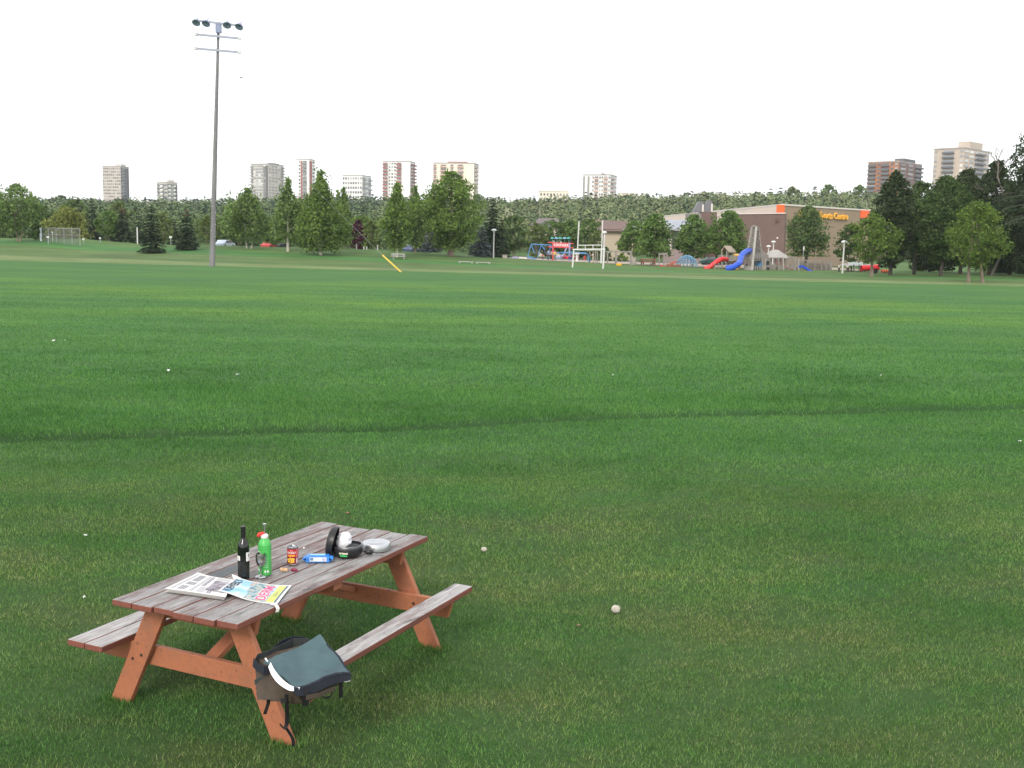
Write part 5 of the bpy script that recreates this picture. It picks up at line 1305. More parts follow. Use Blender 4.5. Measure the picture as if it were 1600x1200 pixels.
person('adult in dark trousers and a grey top right beside the red post', 861.3, 172, 410, 1.62, CL('grey_top', (.30, .24, .30)), CL('black_trousers', (.02, .02, .03)), rz=-.5)
person('person in a yellow shirt and green shorts under the red sign', 866.5, 174, 409, 1.68, CL('yellow_shirt', (.75, .42, .08)), CL('olive_shorts', (.16, .20, .10)), rz=.2, hair=(.35, .06, .05))
person('adult in a dark vest and teal trousers facing the one in white', 921.2, 168, 411, 1.70, CL('dark_vest', (.06, .07, .10)), CL('teal_trousers', (.03, .13, .16)), rz=1.5, arms='fwd', hair=(.3, .28, .27))
person('adult in a white shirt and beige trousers facing one in a dark vest', 926.3, 168, 411, 1.66, CL('white_shirt', (.75, .70, .66)), CL('beige_trousers', (.48, .42, .34)), rz=-1.5, arms='fwd', hair=(.5, .45, .40))
person('small child in red on the swing side of the sand', 848, 190, 403, 1.1, CL('red_shirt', (.45, .05, .06)), CL('dark_navy_trousers', (.03, .035, .06)))
person('person in a white top left of the lamp post before the hall', 1310.5, 150, 431, 1.25, CL('white_shirt', (.75, .70, .66)), CL('black_trousers', (.02, .02, .03)), rz=.6)
person('person in a pale top and dark shorts right of the lamp post before the hall', 1323.3, 150, 431, 1.3, CL('pale_top', (.6, .6, .6)), CL('black_trousers', (.02, .02, .03)), rz=-.4, stride=.2)
# ------------------------------------------------------------------ the picnic table
def worn_mat(name, paint, grey_amt, gl=1.0):
    m, nt, out = new_mat(name)
    tc = nt.nodes.new('ShaderNodeTexCoord'); oi = nt.nodes.new('ShaderNodeObjectInfo')
    sc = N(nt, 'ShaderNodeVectorMath', operation='SCALE'); sc.inputs[0].default_value = (3, 51, 23); nt.links.new(oi.outputs['Random'], sc.inputs['Scale'])
    ad = N(nt, 'ShaderNodeVectorMath', operation='ADD'); nt.links.new(tc.outputs['Object'], ad.inputs[0]); nt.links.new(sc.outputs[0], ad.inputs[1]); v = ad.outputs[0]
    grain = noise(nt, 9, 6, .75, vec=v, stretch=(.45, 7, 7)); blot = noise(nt, 3.0, 5, .7, vec=v, stretch=(.8, 2.6, 2.6)); stain = noise(nt, 5, 4, .6, vec=v, stretch=(.7, 1.8, 1.8)); fib = noise(nt, 40, 3, .7, vec=v, stretch=(.12, 6, 6))
    grey = ramp(nt, grain, [(.25, [q*gl for q in (.115, .108, .106)]), (.5, [q*gl for q in (.27, .26, .258)]), (.75, [q*gl for q in (.46, .445, .44)])])
    red = ramp(nt, grain, [(.3, (paint[0]*.5, paint[1]*.5, paint[2]*.5)), (.7, paint)])
    worn = ramp(nt, blot, [(.40, 0), (.60, 1)])
    ad2 = N(nt, 'ShaderNodeMath', operation='MULTIPLY_ADD'); nt.links.new(fib, ad2.inputs[0]); ad2.inputs[1].default_value = 1.1; rn_ = N(nt, 'ShaderNodeMath', operation='MULTIPLY_ADD'); nt.links.new(oi.outputs['Random'], rn_.inputs[0]); rn_.inputs[1].default_value = .34; rn_.inputs[2].default_value = -.70+grey_amt; nt.links.new(rn_.outputs[0], ad2.inputs[2])
    ad3 = N(nt, 'ShaderNodeMath', operation='ADD'); ad3.use_clamp = True; nt.links.new(worn, ad3.inputs[0]); nt.links.new(ad2.outputs[0], ad3.inputs[1])
    top = mixc(nt, ad3.outputs[0], red, grey)
    top = mixc(nt, ramp(nt, stain, [(.30, .75), (.44, 0)]), top, (.05, .045, .045))
    vo = N(nt, 'ShaderNodeTexVoronoi'); vo.inputs['Scale'].default_value = 7; nt.links.new(v, vo.inputs['Vector'])
    top = mixc(nt, ramp(nt, vo.outputs[0], [(.03, .8), (.07, 0)]), top, (.05, .03, .03))
    side = ramp(nt, grain, [(.3, (.13, .047, .036)), (.7, (.26, .09, .062))])
    side = mixc(nt, ramp(nt, stain, [(.3, .6), (.5, 0)]), side, (.12, .06, .045))
    geo = nt.nodes.new('ShaderNodeNewGeometry'); sp = nt.nodes.new('ShaderNodeSeparateXYZ'); nt.links.new(geo.outputs['True Normal'], sp.inputs[0])
    up = ramp(nt, sp.outputs[2], [(.45, 0), (.75, 1)])
    c = mixc(nt, up, side, top)
    bsdf(nt, out, c, .75, 0, .3, grain, .5, .004); return m
def paint_wood(name, col):
    m, nt, out = new_mat(name)
    gr1 = noise(nt, 7, 5, .7, stretch=(.5, 7, 7), obj_random=True); st = noise(nt, 5, 5, .7, obj_random=True); sp = noise(nt, 26, 3, .6, obj_random=True)
    c = ramp(nt, gr1, [(.25, [q*.82 for q in col]), (.75, [min(1, q*1.12) for q in col])])
    c = mixc(nt, ramp(nt, st, [(.30, .75), (.52, 0)]), c, (.22, .11, .075))
    c = mixc(nt, ramp(nt, sp, [(.28, .75), (.36, 0)]), c, (.09, .055, .04))
    bsdf(nt, out, c, .6, 0, .35, gr1, .35, .004); return m
WORN = worn_mat('worn_painted_boards', (.205, .13, .118), .27, .92); WORNB = worn_mat('worn_bench_boards', (.22, .14, .13), .72, 1.3)
PAINT = paint_wood('orange_red_stain', (.37, .138, .072)); HOLE = M('dark_bolt', (.03, .022, .02), .7)
TYAW = math.radians(64.55); TO = Vector((-1.5, 7.115, 0))
TO.z = -.005
tb = thing('picnic_table', 'red stained picnic table with a weathered grey top in the foreground', 'picnic table', TO, TYAW)
LT, WT, HT = 2.155, .942, .76
bw = (WT-5*.008)/6; trng = random.Random(4)
for k in range(6):
    y = WT/2-bw/2-k*(bw+.008); e0, e1 = trng.uniform(-.006, .012), trng.uniform(-.012, .022)
    if k == 2: e1 -= .05
    if k == 1: e1 -= .02
    MB().box((0, 0, 0), (LT+e1-e0, bw, .038)).build('tabletop_board', WORN, tb, bevel=.005, loc=((e0+e1)/2, y, HT-.019+trng.uniform(-.0015, .0015)))
for y in (.857-.07, .857-.07-.147): MB().box((0, 0, 0), (LT, .14, .04)).build('bench_board', WORNB, tb, bevel=.005, loc=(0, y, .44-.02))
MB().box((0, 0, 0), (LT+.01, .145, .04)).build('bench_board', WORNB, tb, bevel=.005, loc=(0, -.857+.0725, .44-.02))
for sx in (-1, 1):
    xb = sx*(.86 if sx < 0 else .87)
    # bearer with sloped ends, cleat with chamfered ends
    mb = MB(); pr = [(-.84, .40), (-.80, .272), (.80, .272), (.84, .40)]; x0, x1 = xb-sx*.045-.019, xb-sx*.045+.019
    mb.poly([(x0, y, z) for y, z in pr]); mb.poly([(x1, y, z) for y, z in reversed(pr)])
    for k in range(4): (ya, za), (yb, zb) = pr[k], pr[(k+1) % 4]; mb.poly([(x0, ya, za), (x1, ya, za), (x1, yb, zb), (x0, yb, zb)])
    bmesh_fix = mb.build('bearer', PAINT, tb, bevel=.004)
    mb = MB(); pr = [(-.43, .721), (-.40, .60), (.40, .60), (.43, .721)]; x0, x1 = xb-sx*.045-.0195, xb-sx*.045+.0195
    mb.poly([(x0, y, z) for y, z in pr]); mb.poly([(x1, y, z) for y, z in reversed(pr)])
    for k in range(4): (ya, za), (yb, zb) = pr[k], pr[(k+1) % 4]; mb.poly([(x0, ya, za), (x1, ya, za), (x1, yb, zb), (x0, yb, zb)])
    mb.build('top_cleat', PAINT, tb, bevel=.004)
    for sy in (-1, 1):
        # leg: parallelogram with level top and foot
        yt, yf, hw = sy*.285, sy*.648, .079
        zz0, zz1 = -.02, .721
        mb = MB(); A4 = [(yt-hw, zz1), (yt+hw, zz1), (yf+hw, zz0), (yf-hw, zz0)]; x0, x1 = xb-.019, xb+.019
        mb.poly([(x0, y, z) for y, z in A4]); mb.poly([(x1, y, z) for y, z in reversed(A4)])
        for k in range(4): (ya, za), (yb, zb) = A4[k], A4[(k+1) % 4]; mb.poly([(x0, ya, za), (x0, yb, zb), (x1, yb, zb), (x1, ya, za)])
        leg = mb.build('leg', PAINT, tb, bevel=.004)
        for zz, dy in ((.345, -.025), (.31, .03), (.685, -.02)):
            yy = lerp(yf, yt, (zz-zz0)/(zz1-zz0))+dy
            MB().tube([(xb+sx*.012, yy, zz), (xb+sx*.023, yy, zz)], .009, 10).build('bolt', HOLE, leg)
    for yy in (-.52, .52): MB().tube([(xb-sx*.06, yy, .335), (xb-sx*.067, yy, .335)], .011, 10).build('bolt', HOLE, tb)
mb = MB(); pr = [(-.42, .7205), (-.42, .655), (-.39, .63), (.39, .63), (.42, .655), (.42, .7205)]
mb.poly([(-.045, y, z) for y, z in pr]); mb.poly([(.045, y, z) for y, z in reversed(pr)])
for k in range(6): (ya, za), (yb, zb) = pr[k], pr[(k+1) % 6]; mb.poly([(-.045, ya, za), (.045, ya, za), (.045, yb, zb), (-.045, yb, zb)])
mb.build('middle_cleat', PAINT, tb, bevel=.004)
MB().beam((.05, .02, .66), (.80, .02, .36), .09, .04, (0, 0, 1)).build('brace', PAINT, tb, bevel=.004); MB().beam((-.05, -.02, .66), (-.79, -.02, .36), .09, .04, (0, 0, 1)).build('brace', PAINT, tb, bevel=.004)
# nails in the near end and a dark soaked patch
for o in tb.children:
    if o.type == 'MESH' and len(o.data.polygons): 
        bm = bmesh.new(); bm.from_mesh(o.data); bmesh.ops.recalc_face_normals(bm, faces=bm.faces); bm.to_mesh(o.data); bm.free()
def TL(u, v, z=HT): return Vector((TO.x+math.cos(TYAW)*u+math.sin(TYAW)*v, TO.y+math.sin(TYAW)*u-math.cos(TYAW)*v, z))
def on_top(px, py): return onz(px, py, HT)
st = MB(); yv = lambda v: -v
st.prism([(-.56, .300), (-.47, .188), (-.17, .168), (-.15, .300)], HT+.0005, HT+.0022)
tag(st.build('soaked_patch', M('dark_soaked_wood', (.055, .062, .066), .5, .3, 14, stretch=(1, 6, 1)), tb), 'dark slate coloured soaked patch on the boards')

# ------------------------------------------------------------------ things on the table
RZ = TYAW
def tabletop_thing(name, label, cat, px, py, rz=0): 
    p = on_top(px, py); p.z = HT+.002
    return thing(name, label, cat, p, rz)
def toward(p): return math.atan2(-p.y, -p.x)            # heading from p to the camera
GLB = None
m, nt, out = new_mat('dark_bottle_glass'); bsdf(nt, out, (.006, .008, .008), .08, 0, .6); GLB = m
PAPER = M('label_paper', (.68, .68, .66), .7, .04, 20); INK = M('black_ink', (.03, .03, .035), .6)
wb_ = tabletop_thing('wine_bottle', 'dark full wine bottle with white labels standing on the picnic table', 'wine bottle', 381, 904.5)
MB().lathe([(0, .004), (.030, 0), (.0375, .005), (.0378, .20), (.036, .222), (.028, .245), (.0175, .258), (.0145, .27)], 32).build('glass', GLB, wb_)
MB().lathe([(.0146, .262), (.015, .30), (.0145, .325), (.0165, .327), (.0165, .338), (.0148, .34), (.0148, .345), (0, .345)], 24).build('neck_foil', M('black_foil', (.012, .012, .013), .35, .1), wb_)
ta = toward(wb_.location)
def wrap(parent, name, r, z0, z1, a0, a1, mat): return MB().lathe([(r, z0), (r, z1)], 48, (0, 0, 0), a0, a1).build(name, mat, parent)
f1 = wrap(wb_, 'front_label', .0384, .122, .18, ta+.42, ta+1.35, PAPER); wrap(wb_, 'back_label', .0384, .128, .158, ta-1.45, ta-.62, PAPER)
wrap(wb_, 'label_emblem', .0388, .150, .168, ta+.85, ta+1.05, INK)
for k in range(4): wrap(wb_, 'label_lines', .0388, .132+.005*k, .1338+.005*k, ta-1.3, ta-.8, M('grey_ink', (.2, .2, .22), .6))
gb = tabletop_thing('fuel_bottle', 'bright green metal bottle with a pump and a red tag behind the goblet', 'bottle', 414, 897.5)
GRN = M('green_enamel', (.08, .43, .10), .35, .05, 5)
MB().lathe([(0, .004), (.040, 0), (.0425, .006), (.0425, .185), (.0405, .205), (.032, .228), (.021, .238), (.0195, .245)], 32).build('body', GRN, gb)
MB().lathe([(.0425, .19), (.0432, .192), (.0425, .194)], 32).lathe([(.0425, .172), (.0432, .174), (.0425, .176)], 32).build('ring_groove', M('dark_green_ring', (.03, .33, .06), .4), gb)
MB().lathe([(.0195, .242), (.024, .244), (.024, .262), (.0195, .266), (.012, .27), (0, .27)], 20).build('collar', M('white_plastic', (.72, .70, .68), .4), gb)
MB().tube([(0, 0, .268), (0, 0, .325)], .0055, 8).tube([(0, 0, .325), (0, 0, .337)], .012, 10).build('pump_rod', M('bright_steel', (.62, .63, .64), .25, .03, 5, metal=.9), gb)
MB().tube([(0, 0, .268), (-.012, -.006, .275), (-.03, -.01, .268), (-.042, -.01, .255)], [.008, .011, .014, .009], 8).build('red_tag', M('red_plastic_tag', (.75, .04, .03), .4), gb)
ta = toward(gb.location)
for k in range(6): wrap(gb, 'label_lines', .0429, .115-.012*k, .121-.012*k, ta-.25, ta+.55, M('pale_green_print', (.25, .62, .28), .5))
wrap(gb, 'label_print', .0430, .145, .16, ta-1.5, ta-.7, PAPER); wrap(gb, 'label_print', .0430, .03, .045, ta-1.3, ta-.9, PAPER); wrap(gb, 'label_print', .0430, .022, .036, ta-.05, ta+.15, PAPER); wrap(gb, 'label_print', .0430, .022, .036, ta+.3, ta+.6, PAPER)
STEEL = M('brushed_steel', (.45, .45, .46), .22, .06, 8, metal=1)
go_ = tabletop_thing('goblet', 'small stemmed steel goblet in front of the green bottle', 'goblet', 407.5, 902)
MB().lathe([(0, .006), (.012, .008), (.030, .004), (.034, 0), (.036, .002), (.030, .009), (.012, .013), (.006, .02)], 28).build('foot', STEEL, go_); MB().lathe([(.006, .018), (.0042, .03), (.0042, .062), (.007, .072)], 14).build('stem', STEEL, go_)
MB().lathe([(.006, .07), (.018, .076), (.028, .09), (.0325, .11), (.0325, .132), (.029, .158), (.0275, .158), (.031, .132), (.031, .11), (.026, .092), (.0, .08)], 28).build('bowl', STEEL, go_)
cn = tabletop_thing('food_can', 'opened food can with a red and yellow label beside the blue tissue packet', 'can', 457.5, 881)
MB().lathe([(0, .003), (.036, .002), (.038, 0), (.0385, .003), (.037, .006), (.037, .114), (.0385, .117), (.038, .12), (.0355, .12), (.0355, .113), (0, .113)], 30).build('tin', STEEL, cn); wrap(cn, 'rim_band', .0388, .115, .1185, 0, 2*PI, STEEL)  # plain steel band round the top rim
ta = toward(cn.location)
LR = M('label_red', (.45, .018, .03), .4, .06, 9)
wrap(cn, 'red_label', .0376, .055, .108, 0, 2*PI, LR); wrap(cn, 'plum_label', .0379, .006, .055, ta+.5, ta+2.6, M('label_plum', (.22, .02, .07), .4)); wrap(cn, 'dark_label', .0377, .006, .055, 0, 2*PI, M('label_maroon', (.16, .012, .02), .4))
wrap(cn, 'red_label_edge', .0380, .05, .106, ta+.62, ta+1.15, M('label_pink_red', (.55, .14, .14), .4))
wrap(cn, 'orange_band', .0381, .058, .070, ta-1.0, ta+.42, M('label_orange', (.80, .33, .05), .4))
wrap(cn, 'pale_panel', .0382, .012, .046, ta+.62, ta+1.2, M('label_pale_print', (.55, .42, .42), .5, .4, 60))
fd = MB(); fr = random.Random(3)
for k in range(26):
    q = fr.uniform(0, 1)**.5; an_ = fr.uniform(0, 2*PI); fd.sphere((.038*math.cos(ta-.28+q*.62*math.cos(an_)), .038*math.sin(ta-.28+q*.62*math.cos(an_)), .031+q*.019*math.sin(an_)), .006, 7, 5)
fd.build('food_picture', M('yellow_food', (.85, .48, .06), .5, .25, 90), cn)
def wrap_text(parent, body, size, r, z, a, mat, bold=.0, sx=1.0):
    tm = text_mesh(body, size, 0, bold); tm.materials.append(mat)
    for v in tm.vertices:
        t = a+v.co.x*sx/r; v.co = Vector((r*math.cos(t), r*math.sin(t), z+v.co.y))
    return link('lettering', tm, parent)
wrap_text(cn, 'CHUNKY', .020, .0384, .083, ta-.27, PAPER, .0006, .78); wrap_text(cn, 'Red', .012, .0384, .099, ta-.25, M('label_pink', (.75, .35, .33), .5), .0004)
MB().tube([(.004, .008, .12), (.006, .01, .126)], .011, 10).build('peeled_lid', M('white_metal_lid', (.75, .77, .78), .3), cn)

def soft_box(c8, n, bulge, jit=0, seed=1):       # a cushion-like solid through eight corners (bottom 0-3, top 4-7)
    c8 = [Vector(c) for c in c8]; rs = np.random.default_rng(seed); mb = MB(); ctr = sum(c8, Vector())/8
    def tri(x, y, z):
        b_ = c8[0].lerp(c8[1], x).lerp(c8[3].lerp(c8[2], x), y); t_ = c8[4].lerp(c8[5], x).lerp(c8[7].lerp(c8[6], x), y); return b_.lerp(t_, z)
    cache = {}
    def P(x, y, z):
        k = (round(x, 4), round(y, 4), round(z, 4))
        if k not in cache:
            p = tri(x, y, z); q = (1-abs(2*x-1)**2.2)*(1-abs(2*y-1)**2.2)+(1-abs(2*y-1)**2.2)*(1-abs(2*z-1)**2.2)+(1-abs(2*x-1)**2.2)*(1-abs(2*z-1)**2.2)
            cache[k] = p+(p-ctr).normalized()*(bulge*q*.5)+Vector(rs.normal(size=3))*jit
        return cache[k]
    for i in range(n):
        for j in range(n):
            a, b_, c, d = i/n, (i+1)/n, j/n, (j+1)/n
            for f in (lambda s, t: (s, t, 0), lambda s, t: (t, s, 1), lambda s, t: (t, 0, s) , lambda s, t: (s, 1, t), lambda s, t: (0, s, t), lambda s, t: (1, t, s)):
                mb.quad(P(*f(a, c)), P(*f(a, d)), P(*f(b_, d)), P(*f(b_, c)), True)
    return mb
ti = tabletop_thing('tissue_packet', 'blue plastic tissue packet with a white label lying beside the black pot', 'tissue packet', 497, 877)
lu = (on_top(520, 879.5)-on_top(473, 879.5)); lw = lu.length; ti.rotation_euler = (0, 0, math.atan2(lu.y, lu.x))
BLP = M('blue_wrapper', (.03, .20, .62), .3, .25, 22)
w2 = lw*.39; soft_box([(-w2, -.035, 0), (w2, -.035, 0), (w2, .035, 0), (-w2, .035, 0), (-w2*.95, -.028, .042), (w2*.95, -.028, .042), (w2*.95, .03, .042), (-w2*.95, .03, .042)], 6, .006, .0008, 3).build('wrapper', BLP, ti)
for s_ in (-1, 1):
    en = MB()
    for k in range(7):
        y0, y1 = -.034+.068*k/7, -.034+.068*(k+1)/7; zz = .02+.006*math.sin(k*2.1); z2 = .02+.006*math.sin((k+1)*2.1); xe = lw*.5*s_
        en.quad((w2*.97*s_, y0*.85, .032), (w2*.97*s_, y1*.85, .032), (xe, y1, z2), (xe, y0, zz)); en.quad((w2*.97*s_, y0*.85, .008), (w2*.97*s_, y1*.85, .008), (xe, y1, z2-.004), (xe, y0, zz-.004))
    en.build('crimped_end', BLP, ti)
MB().box((.004, -.0385, .022), (w2*1.45, .0016, .028)).build('white_label', PAPER, ti); MB().box((-w2*.5, -.0400, .024), (.022, .0012, .018)).build('label_picture', M('label_blue_green', (.10, .22, .45), .5, .6, 60), ti); MB().box((w2*.55, -.0400, .022), (.026, .0012, .020)).build('label_block', M('label_lilac', (.45, .45, .62), .5, .3, 80), ti)
MB().box((0, .0, .0452), (w2*1.3, .03, .002)).build('opening_flap', M('pale_blue_wrapper', (.22, .50, .72), .3, .2, 20), ti)
# nested pot set
po = tabletop_thing('cook_pot', 'round black cooking pot case with its lid propped open, holding a crumpled white bag', 'pot', 543, 868)
BP = M('black_shell', (.016, .016, .018), .38, .2, 12); k_ = (po.location-EYE).length/F; Rp = 47*k_/2; Hp_ = .085
MB().lathe([(0, .002), (Rp*.72, 0), (Rp*.9, .012), (Rp*.99, .035), (Rp, .055), (Rp*.97, .066)], 36).build('case_base', BP, po)
MB().lathe([(Rp*.97, .066), (Rp*.965, .075), (Rp*.93, .080), (Rp*.90, .078), (Rp*.90, .03), (0, .028)], 36).build('inner_pot', M('dark_grey_metal', (.10, .10, .11), .35, .1, 5, metal=.7), po)
MB().lathe([(Rp*.935, .079), (Rp*.93, .0825), (Rp*.90, .082), (Rp*.895, .078)], 36).build('rim', STEEL, po)
ta = toward(po.location)
wrap_text(po, 'OPTIMUS', .0155, Rp*1.004, .040, ta-.28, M('cream_print', (.75, .72, .55), .5), .0007); wrap_text(po, 'TERRA', .0155, Rp*1.0, .024, ta-.26, M('green_print', (.05, .50, .14), .5), .0008, 1.15)
# lid standing up at the hinge on the far left side
hdir = ta-1.75; hp = Vector((math.cos(hdir), math.sin(hdir), 0))
li = MB(); prof_l = [(0, .0), (Rp*.72, .0), (Rp*.93, .010), (Rp*1.0, .03), (Rp*1.0, .05), (Rp*.95, .05), (Rp*.95, .03), (Rp*.88, .016), (Rp*.7, .008), (0, .008)]
li.lathe(prof_l, 36); lid = li.build('lid', BP, po)
zax = (hp+Vector((0, 0, .22))).normalized(); xax = Vector((0, 0, 1)).cross(zax).normalized(); yax = zax.cross(xax)
lid.matrix_local = Matrix((xax, yax, -zax)).transposed().to_4x4(); lid.location = hp*(Rp*1.26)+Vector((0, 0, Rp*.97))
MB().box(hp*(Rp*1.02)+Vector((0, 0, .05)), (.02, .03, .02)).build('hinge', BP, po)
cb = MB(); cb.sphere((0, 0, 0), (Rp*.5, Rp*.42, .062), 22, 14, .10, random.Random(5)); WB = M('white_plastic_bag', (.74, .74, .78), .35, .06, 18)
bag_ = thing('plastic_bag', 'crumpled white plastic bag stuffed in the black pot', 'plastic bag', po.location+Vector((-.03, .02, .088))); cb.build('crumple', WB, bag_); c2 = MB(); c2.sphere((.01, .0, .035), (.045, .04, .035), 14, 9, .14, random.Random(8)); c2.build('knot', WB, bag_)
sf = MB(); sf.sphere((.045, -.02, .062), (.055, .05, .022), 14, 9, .12, random.Random(9)); sf.sphere((.03, -.06, .064), (.03, .03, .018), 10, 8, .12, random.Random(4)); sf.build('burner', M('black_parts', (.02, .02, .022), .5, .3, 30), po)
hn = tabletop_thing('pot_gripper', 'small black handled pot gripper lying between the black pot and the steel pan', 'pot gripper', 577, 868.5)
MB().tube([(-.028, 0, .022), (-.014, 0, .026), (.014, 0, .026), (.026, 0, .022)], [.012, .020, .020, .013], 10).build('handle', BP, hn); d_ = on_top(588, 868.5)-on_top(577, 868.5); hn.rotation_euler = (0, 0, math.atan2(d_.y, d_.x)); MB().beam((.02, 0, .012), (.10, -.01, .006), .008, .004).build('prongs', STEEL, hn)
pn = tabletop_thing('pan', 'upturned round aluminium pan next to the black pot', 'pan', 588, 857.5)
Rq = 45.5*k_/2; ALU = M('brushed_aluminium', (.50, .51, .53), .32, .05, 9, metal=.9)
MB().lathe([(Rq*.97, .002), (Rq, .0), (Rq, .006), (Rq*.985, .036), (Rq*.94, .046), (Rq*.6, .0465), (Rq*.56, .0445), (0, .0445)], 40).build('pan_body', ALU, pn); MB().lathe([(Rq*.30, .0446), (Rq*.31, .0452), (Rq*.32, .0446)], 32).build('base_ring', ALU, pn)
ck = tabletop_thing('cork', 'wine cork lying in front of the red labelled can', 'cork', 444, 893)
d_ = on_top(456, 894)-on_top(440, 893); rz = math.atan2(d_.y, d_.x); ck.rotation_euler = (0, 0, rz)
MB().tube([(-.024, 0, .0115), (.024, 0, .0115)], .0115, 14).build('cork_body', M('cork', (.56, .37, .22), .9, .2, 60), ck); MB().box((-.002, -.006, .0222), (.02, .003, .0006)).build('print', M('brown_print', (.2, .12, .08), .8), ck)
cs = tabletop_thing('corkscrew', 'dark red corkscrew lying in line with the cork', 'corkscrew', 459, 894); cs.rotation_euler = (0, 0, rz)
MB().tube([(-.018, 0, .010), (-.01, 0, .012), (.012, 0, .014), (.026, 0, .011)], [.006, .011, .0115, .006], 10).build('handle', M('wine_red_plastic', (.18, .008, .04), .25), cs); MB().tube([(-.03+.004*t, .004*math.cos(t*1.9), .010+.004*math.sin(t*1.9)) for t in range(5)], .0015, 5).build('screw', STEEL, cs)
cp = tabletop_thing('bottle_cap', 'tiny white bottle cap between the can and the black pot', 'bottle cap', 475, 857); MB().lathe([(0, .011), (.010, .011), (.0125, .009), (.013, 0), (.0115, 0), (.0112, .008), (0, .009)], 14).build('cap', PAPER, cp); cp.scale = (.6, .6, .6)

# ------------------------------------------------------------------ newspaper and magazine
def sheet_fn(c4, zf):
    A, B_, C_, D_ = [Vector((p.x, p.y, HT)) for p in c4]       # A->B along the text lines, A->D down the page
    return lambda s, t: A.lerp(B_, s).lerp(D_.lerp(C_, s), t)+Vector((0, 0, zf(s, t)))
def page(fn, s0, s1, t0, t1, n=14, lift=0.0, thick=.0012):
    mb = MB()
    def P(s, t, dz): p = fn(s, t); return (p.x, p.y, p.z+dz)
    for i in range(n):
        for j in range(n):
            a, b_, c, d = lerp(s0, s1, i/n), lerp(s0, s1, (i+1)/n), lerp(t0, t1, j/n), lerp(t0, t1, (j+1)/n)
            mb.quad(P(a, c, lift), P(a, d, lift), P(b_, d, lift), P(b_, c, lift), True)
            if thick: mb.quad(P(a, c, lift-thick), P(b_, c, lift-thick), P(b_, d, lift-thick), P(a, d, lift-thick), True)
    return mb
def local(mb, o): mb.v = [(x-o.x, y-o.y, z-o.z) for x, y, z in mb.v]; return mb
NEWSP = M('newsprint', (.66, .65, .63), .85, .04, 9); GINK = M('newsprint_grey_text', (.40, .40, .42), .85, .2, 90); DINK = M('newsprint_headline', (.20, .20, .24), .85, .3, 90); PIC1 = M('newsprint_photo', (.26, .24, .27), .85, .7, 25)
c4 = [on_top(348, 939), on_top(258, 925.5), on_top(309, 901.5), on_top(366, 911)]
c4 = [on_top(258, 925.5), on_top(309, 901.5), on_top(366, 911), on_top(350, 938)]
nO = Vector((c4[0].x, c4[0].y, HT)); npw = thing('newspaper', 'folded stack of newsprint lying under the colourful magazine', 'newspaper', nO)
for k, (dz, sc, sh_) in enumerate(((.004, 1.0, .0), (.011, .985, .012), (.018, .975, -.01))):
    cc = [c4[0].lerp(sum(c4, Vector())/4, 1-sc)+Vector((sh_, -sh_*.4, 0)), c4[1], c4[2], c4[3]+Vector((-sh_, sh_*.3, 0))]
    fn_ = sheet_fn(cc, lambda s, t, dz=dz: dz+.003+.006*math.sin(s*2.5+t*3)*(1-t)*.6+.012*max(0, s-.8)*5*max(0, .3-t)*2)
    local(page(fn_, 0, 1, 0, 1, 12, 0, .004), nO).build('folded_sheets', NEWSP, npw)
ntop = fn_
for (s0, s1, t0, t1, mt) in ((.06, .94, .05, .11, GINK), (.08, .30, .16, .30, DINK), (.36, .52, .16, .34, DINK), (.58, .92, .16, .32, DINK), (.06, .95, .37, .43, GINK), (.06, .36, .48, .62, GINK), (.40, .95, .46, .54, DINK), (.06, .36, .66, .74, DINK), (.20, .80, .60, .93, PIC1), (.84, .95, .60, .93, GINK)):
    rows = 1 if mt is PIC1 else max(1, int((t1-t0)/.035))
    for r_ in range(rows):
        ta_, tb_ = lerp(t0, t1, r_/rows), lerp(t0, t1, (r_+(.62 if rows > 1 else 1))/rows)
        local(page(ntop, s0, s1, ta_, tb_, 6, .0012, 0), nO).build('picture' if mt is PIC1 else 'text_line', mt, npw)
mc = [on_top(341, 930.5), on_top(367, 908), on_top(456, 915.5), on_top(433, 945.5)]
mO = Vector((mc[0].x, mc[0].y, HT)); mg = thing('magazine', 'colourful tabloid magazine overlapping the newspaper at the table edge', 'magazine', mO)
mz = lambda s, t: .022*(1-sstep(0, .5, t))*(1-.75*s)+.005+.005*math.sin(t*6+.5)+.003*math.sin(s*4)+.010*sstep(.8, 1, s)*(1-abs(t-.1)*6 if abs(t-.1) < .16 else 0)
mf = sheet_fn(mc, mz); local(page(mf, 0, 1, 0, 1, 20, 0, .003), mO).build('cover', M('cover_paper', (.72, .72, .72), .6, .03, 9), mg)
cvm, nt, out = new_mat('cover_picture'); n1 = noise(nt, 7, 4, .6); n2 = noise(nt, 24, 4, .65); n3 = noise(nt, 12, 3, .6)
c = ramp(nt, n1, [(.35, (.16, .42, .68)), (.5, (.36, .58, .75)), (.62, (.68, .74, .78))]); bsdf(nt, out, c, .5)
cpm, nt, out = new_mat('cover_collage'); n2 = noise(nt, 22, 4, .7); c = ramp(nt, n2, [(.3, (.05, .09, .14)), (.42, (.14, .27, .34)), (.52, (.42, .48, .44)), (.6, (.50, .26, .18)), (.72, (.24, .36, .44))]); bsdf(nt, out, c, .5)
def onpage(s0, s1, t0, t1, nm, mat, lift): local(page(mf, s0, s1, t0, t1, 10, lift, 0), mO).build(nm, mat, mg)
onpage(.05, .95, .04, .80, 'cover_picture', cvm, .0008); onpage(.03, .40, .42, .80, 'cover_collage', cpm, .0014); onpage(.35, .86, .38, .62, 'cover_collage', cpm, .0017); onpage(.7, .95, .34, .74, 'cover_collage', cpm, .0020)
onpage(.05, .95, .80, .92, 'yellow_band', M('cover_yellow', (.66, .68, .14), .5, .08, 20), .0012); onpage(.05, .95, .925, .96, 'dark_band', M('cover_dark_band', (.10, .14, .17), .5), .0012); onpage(.05, .95, .035, .045, 'cover_rule', INK, .0018)
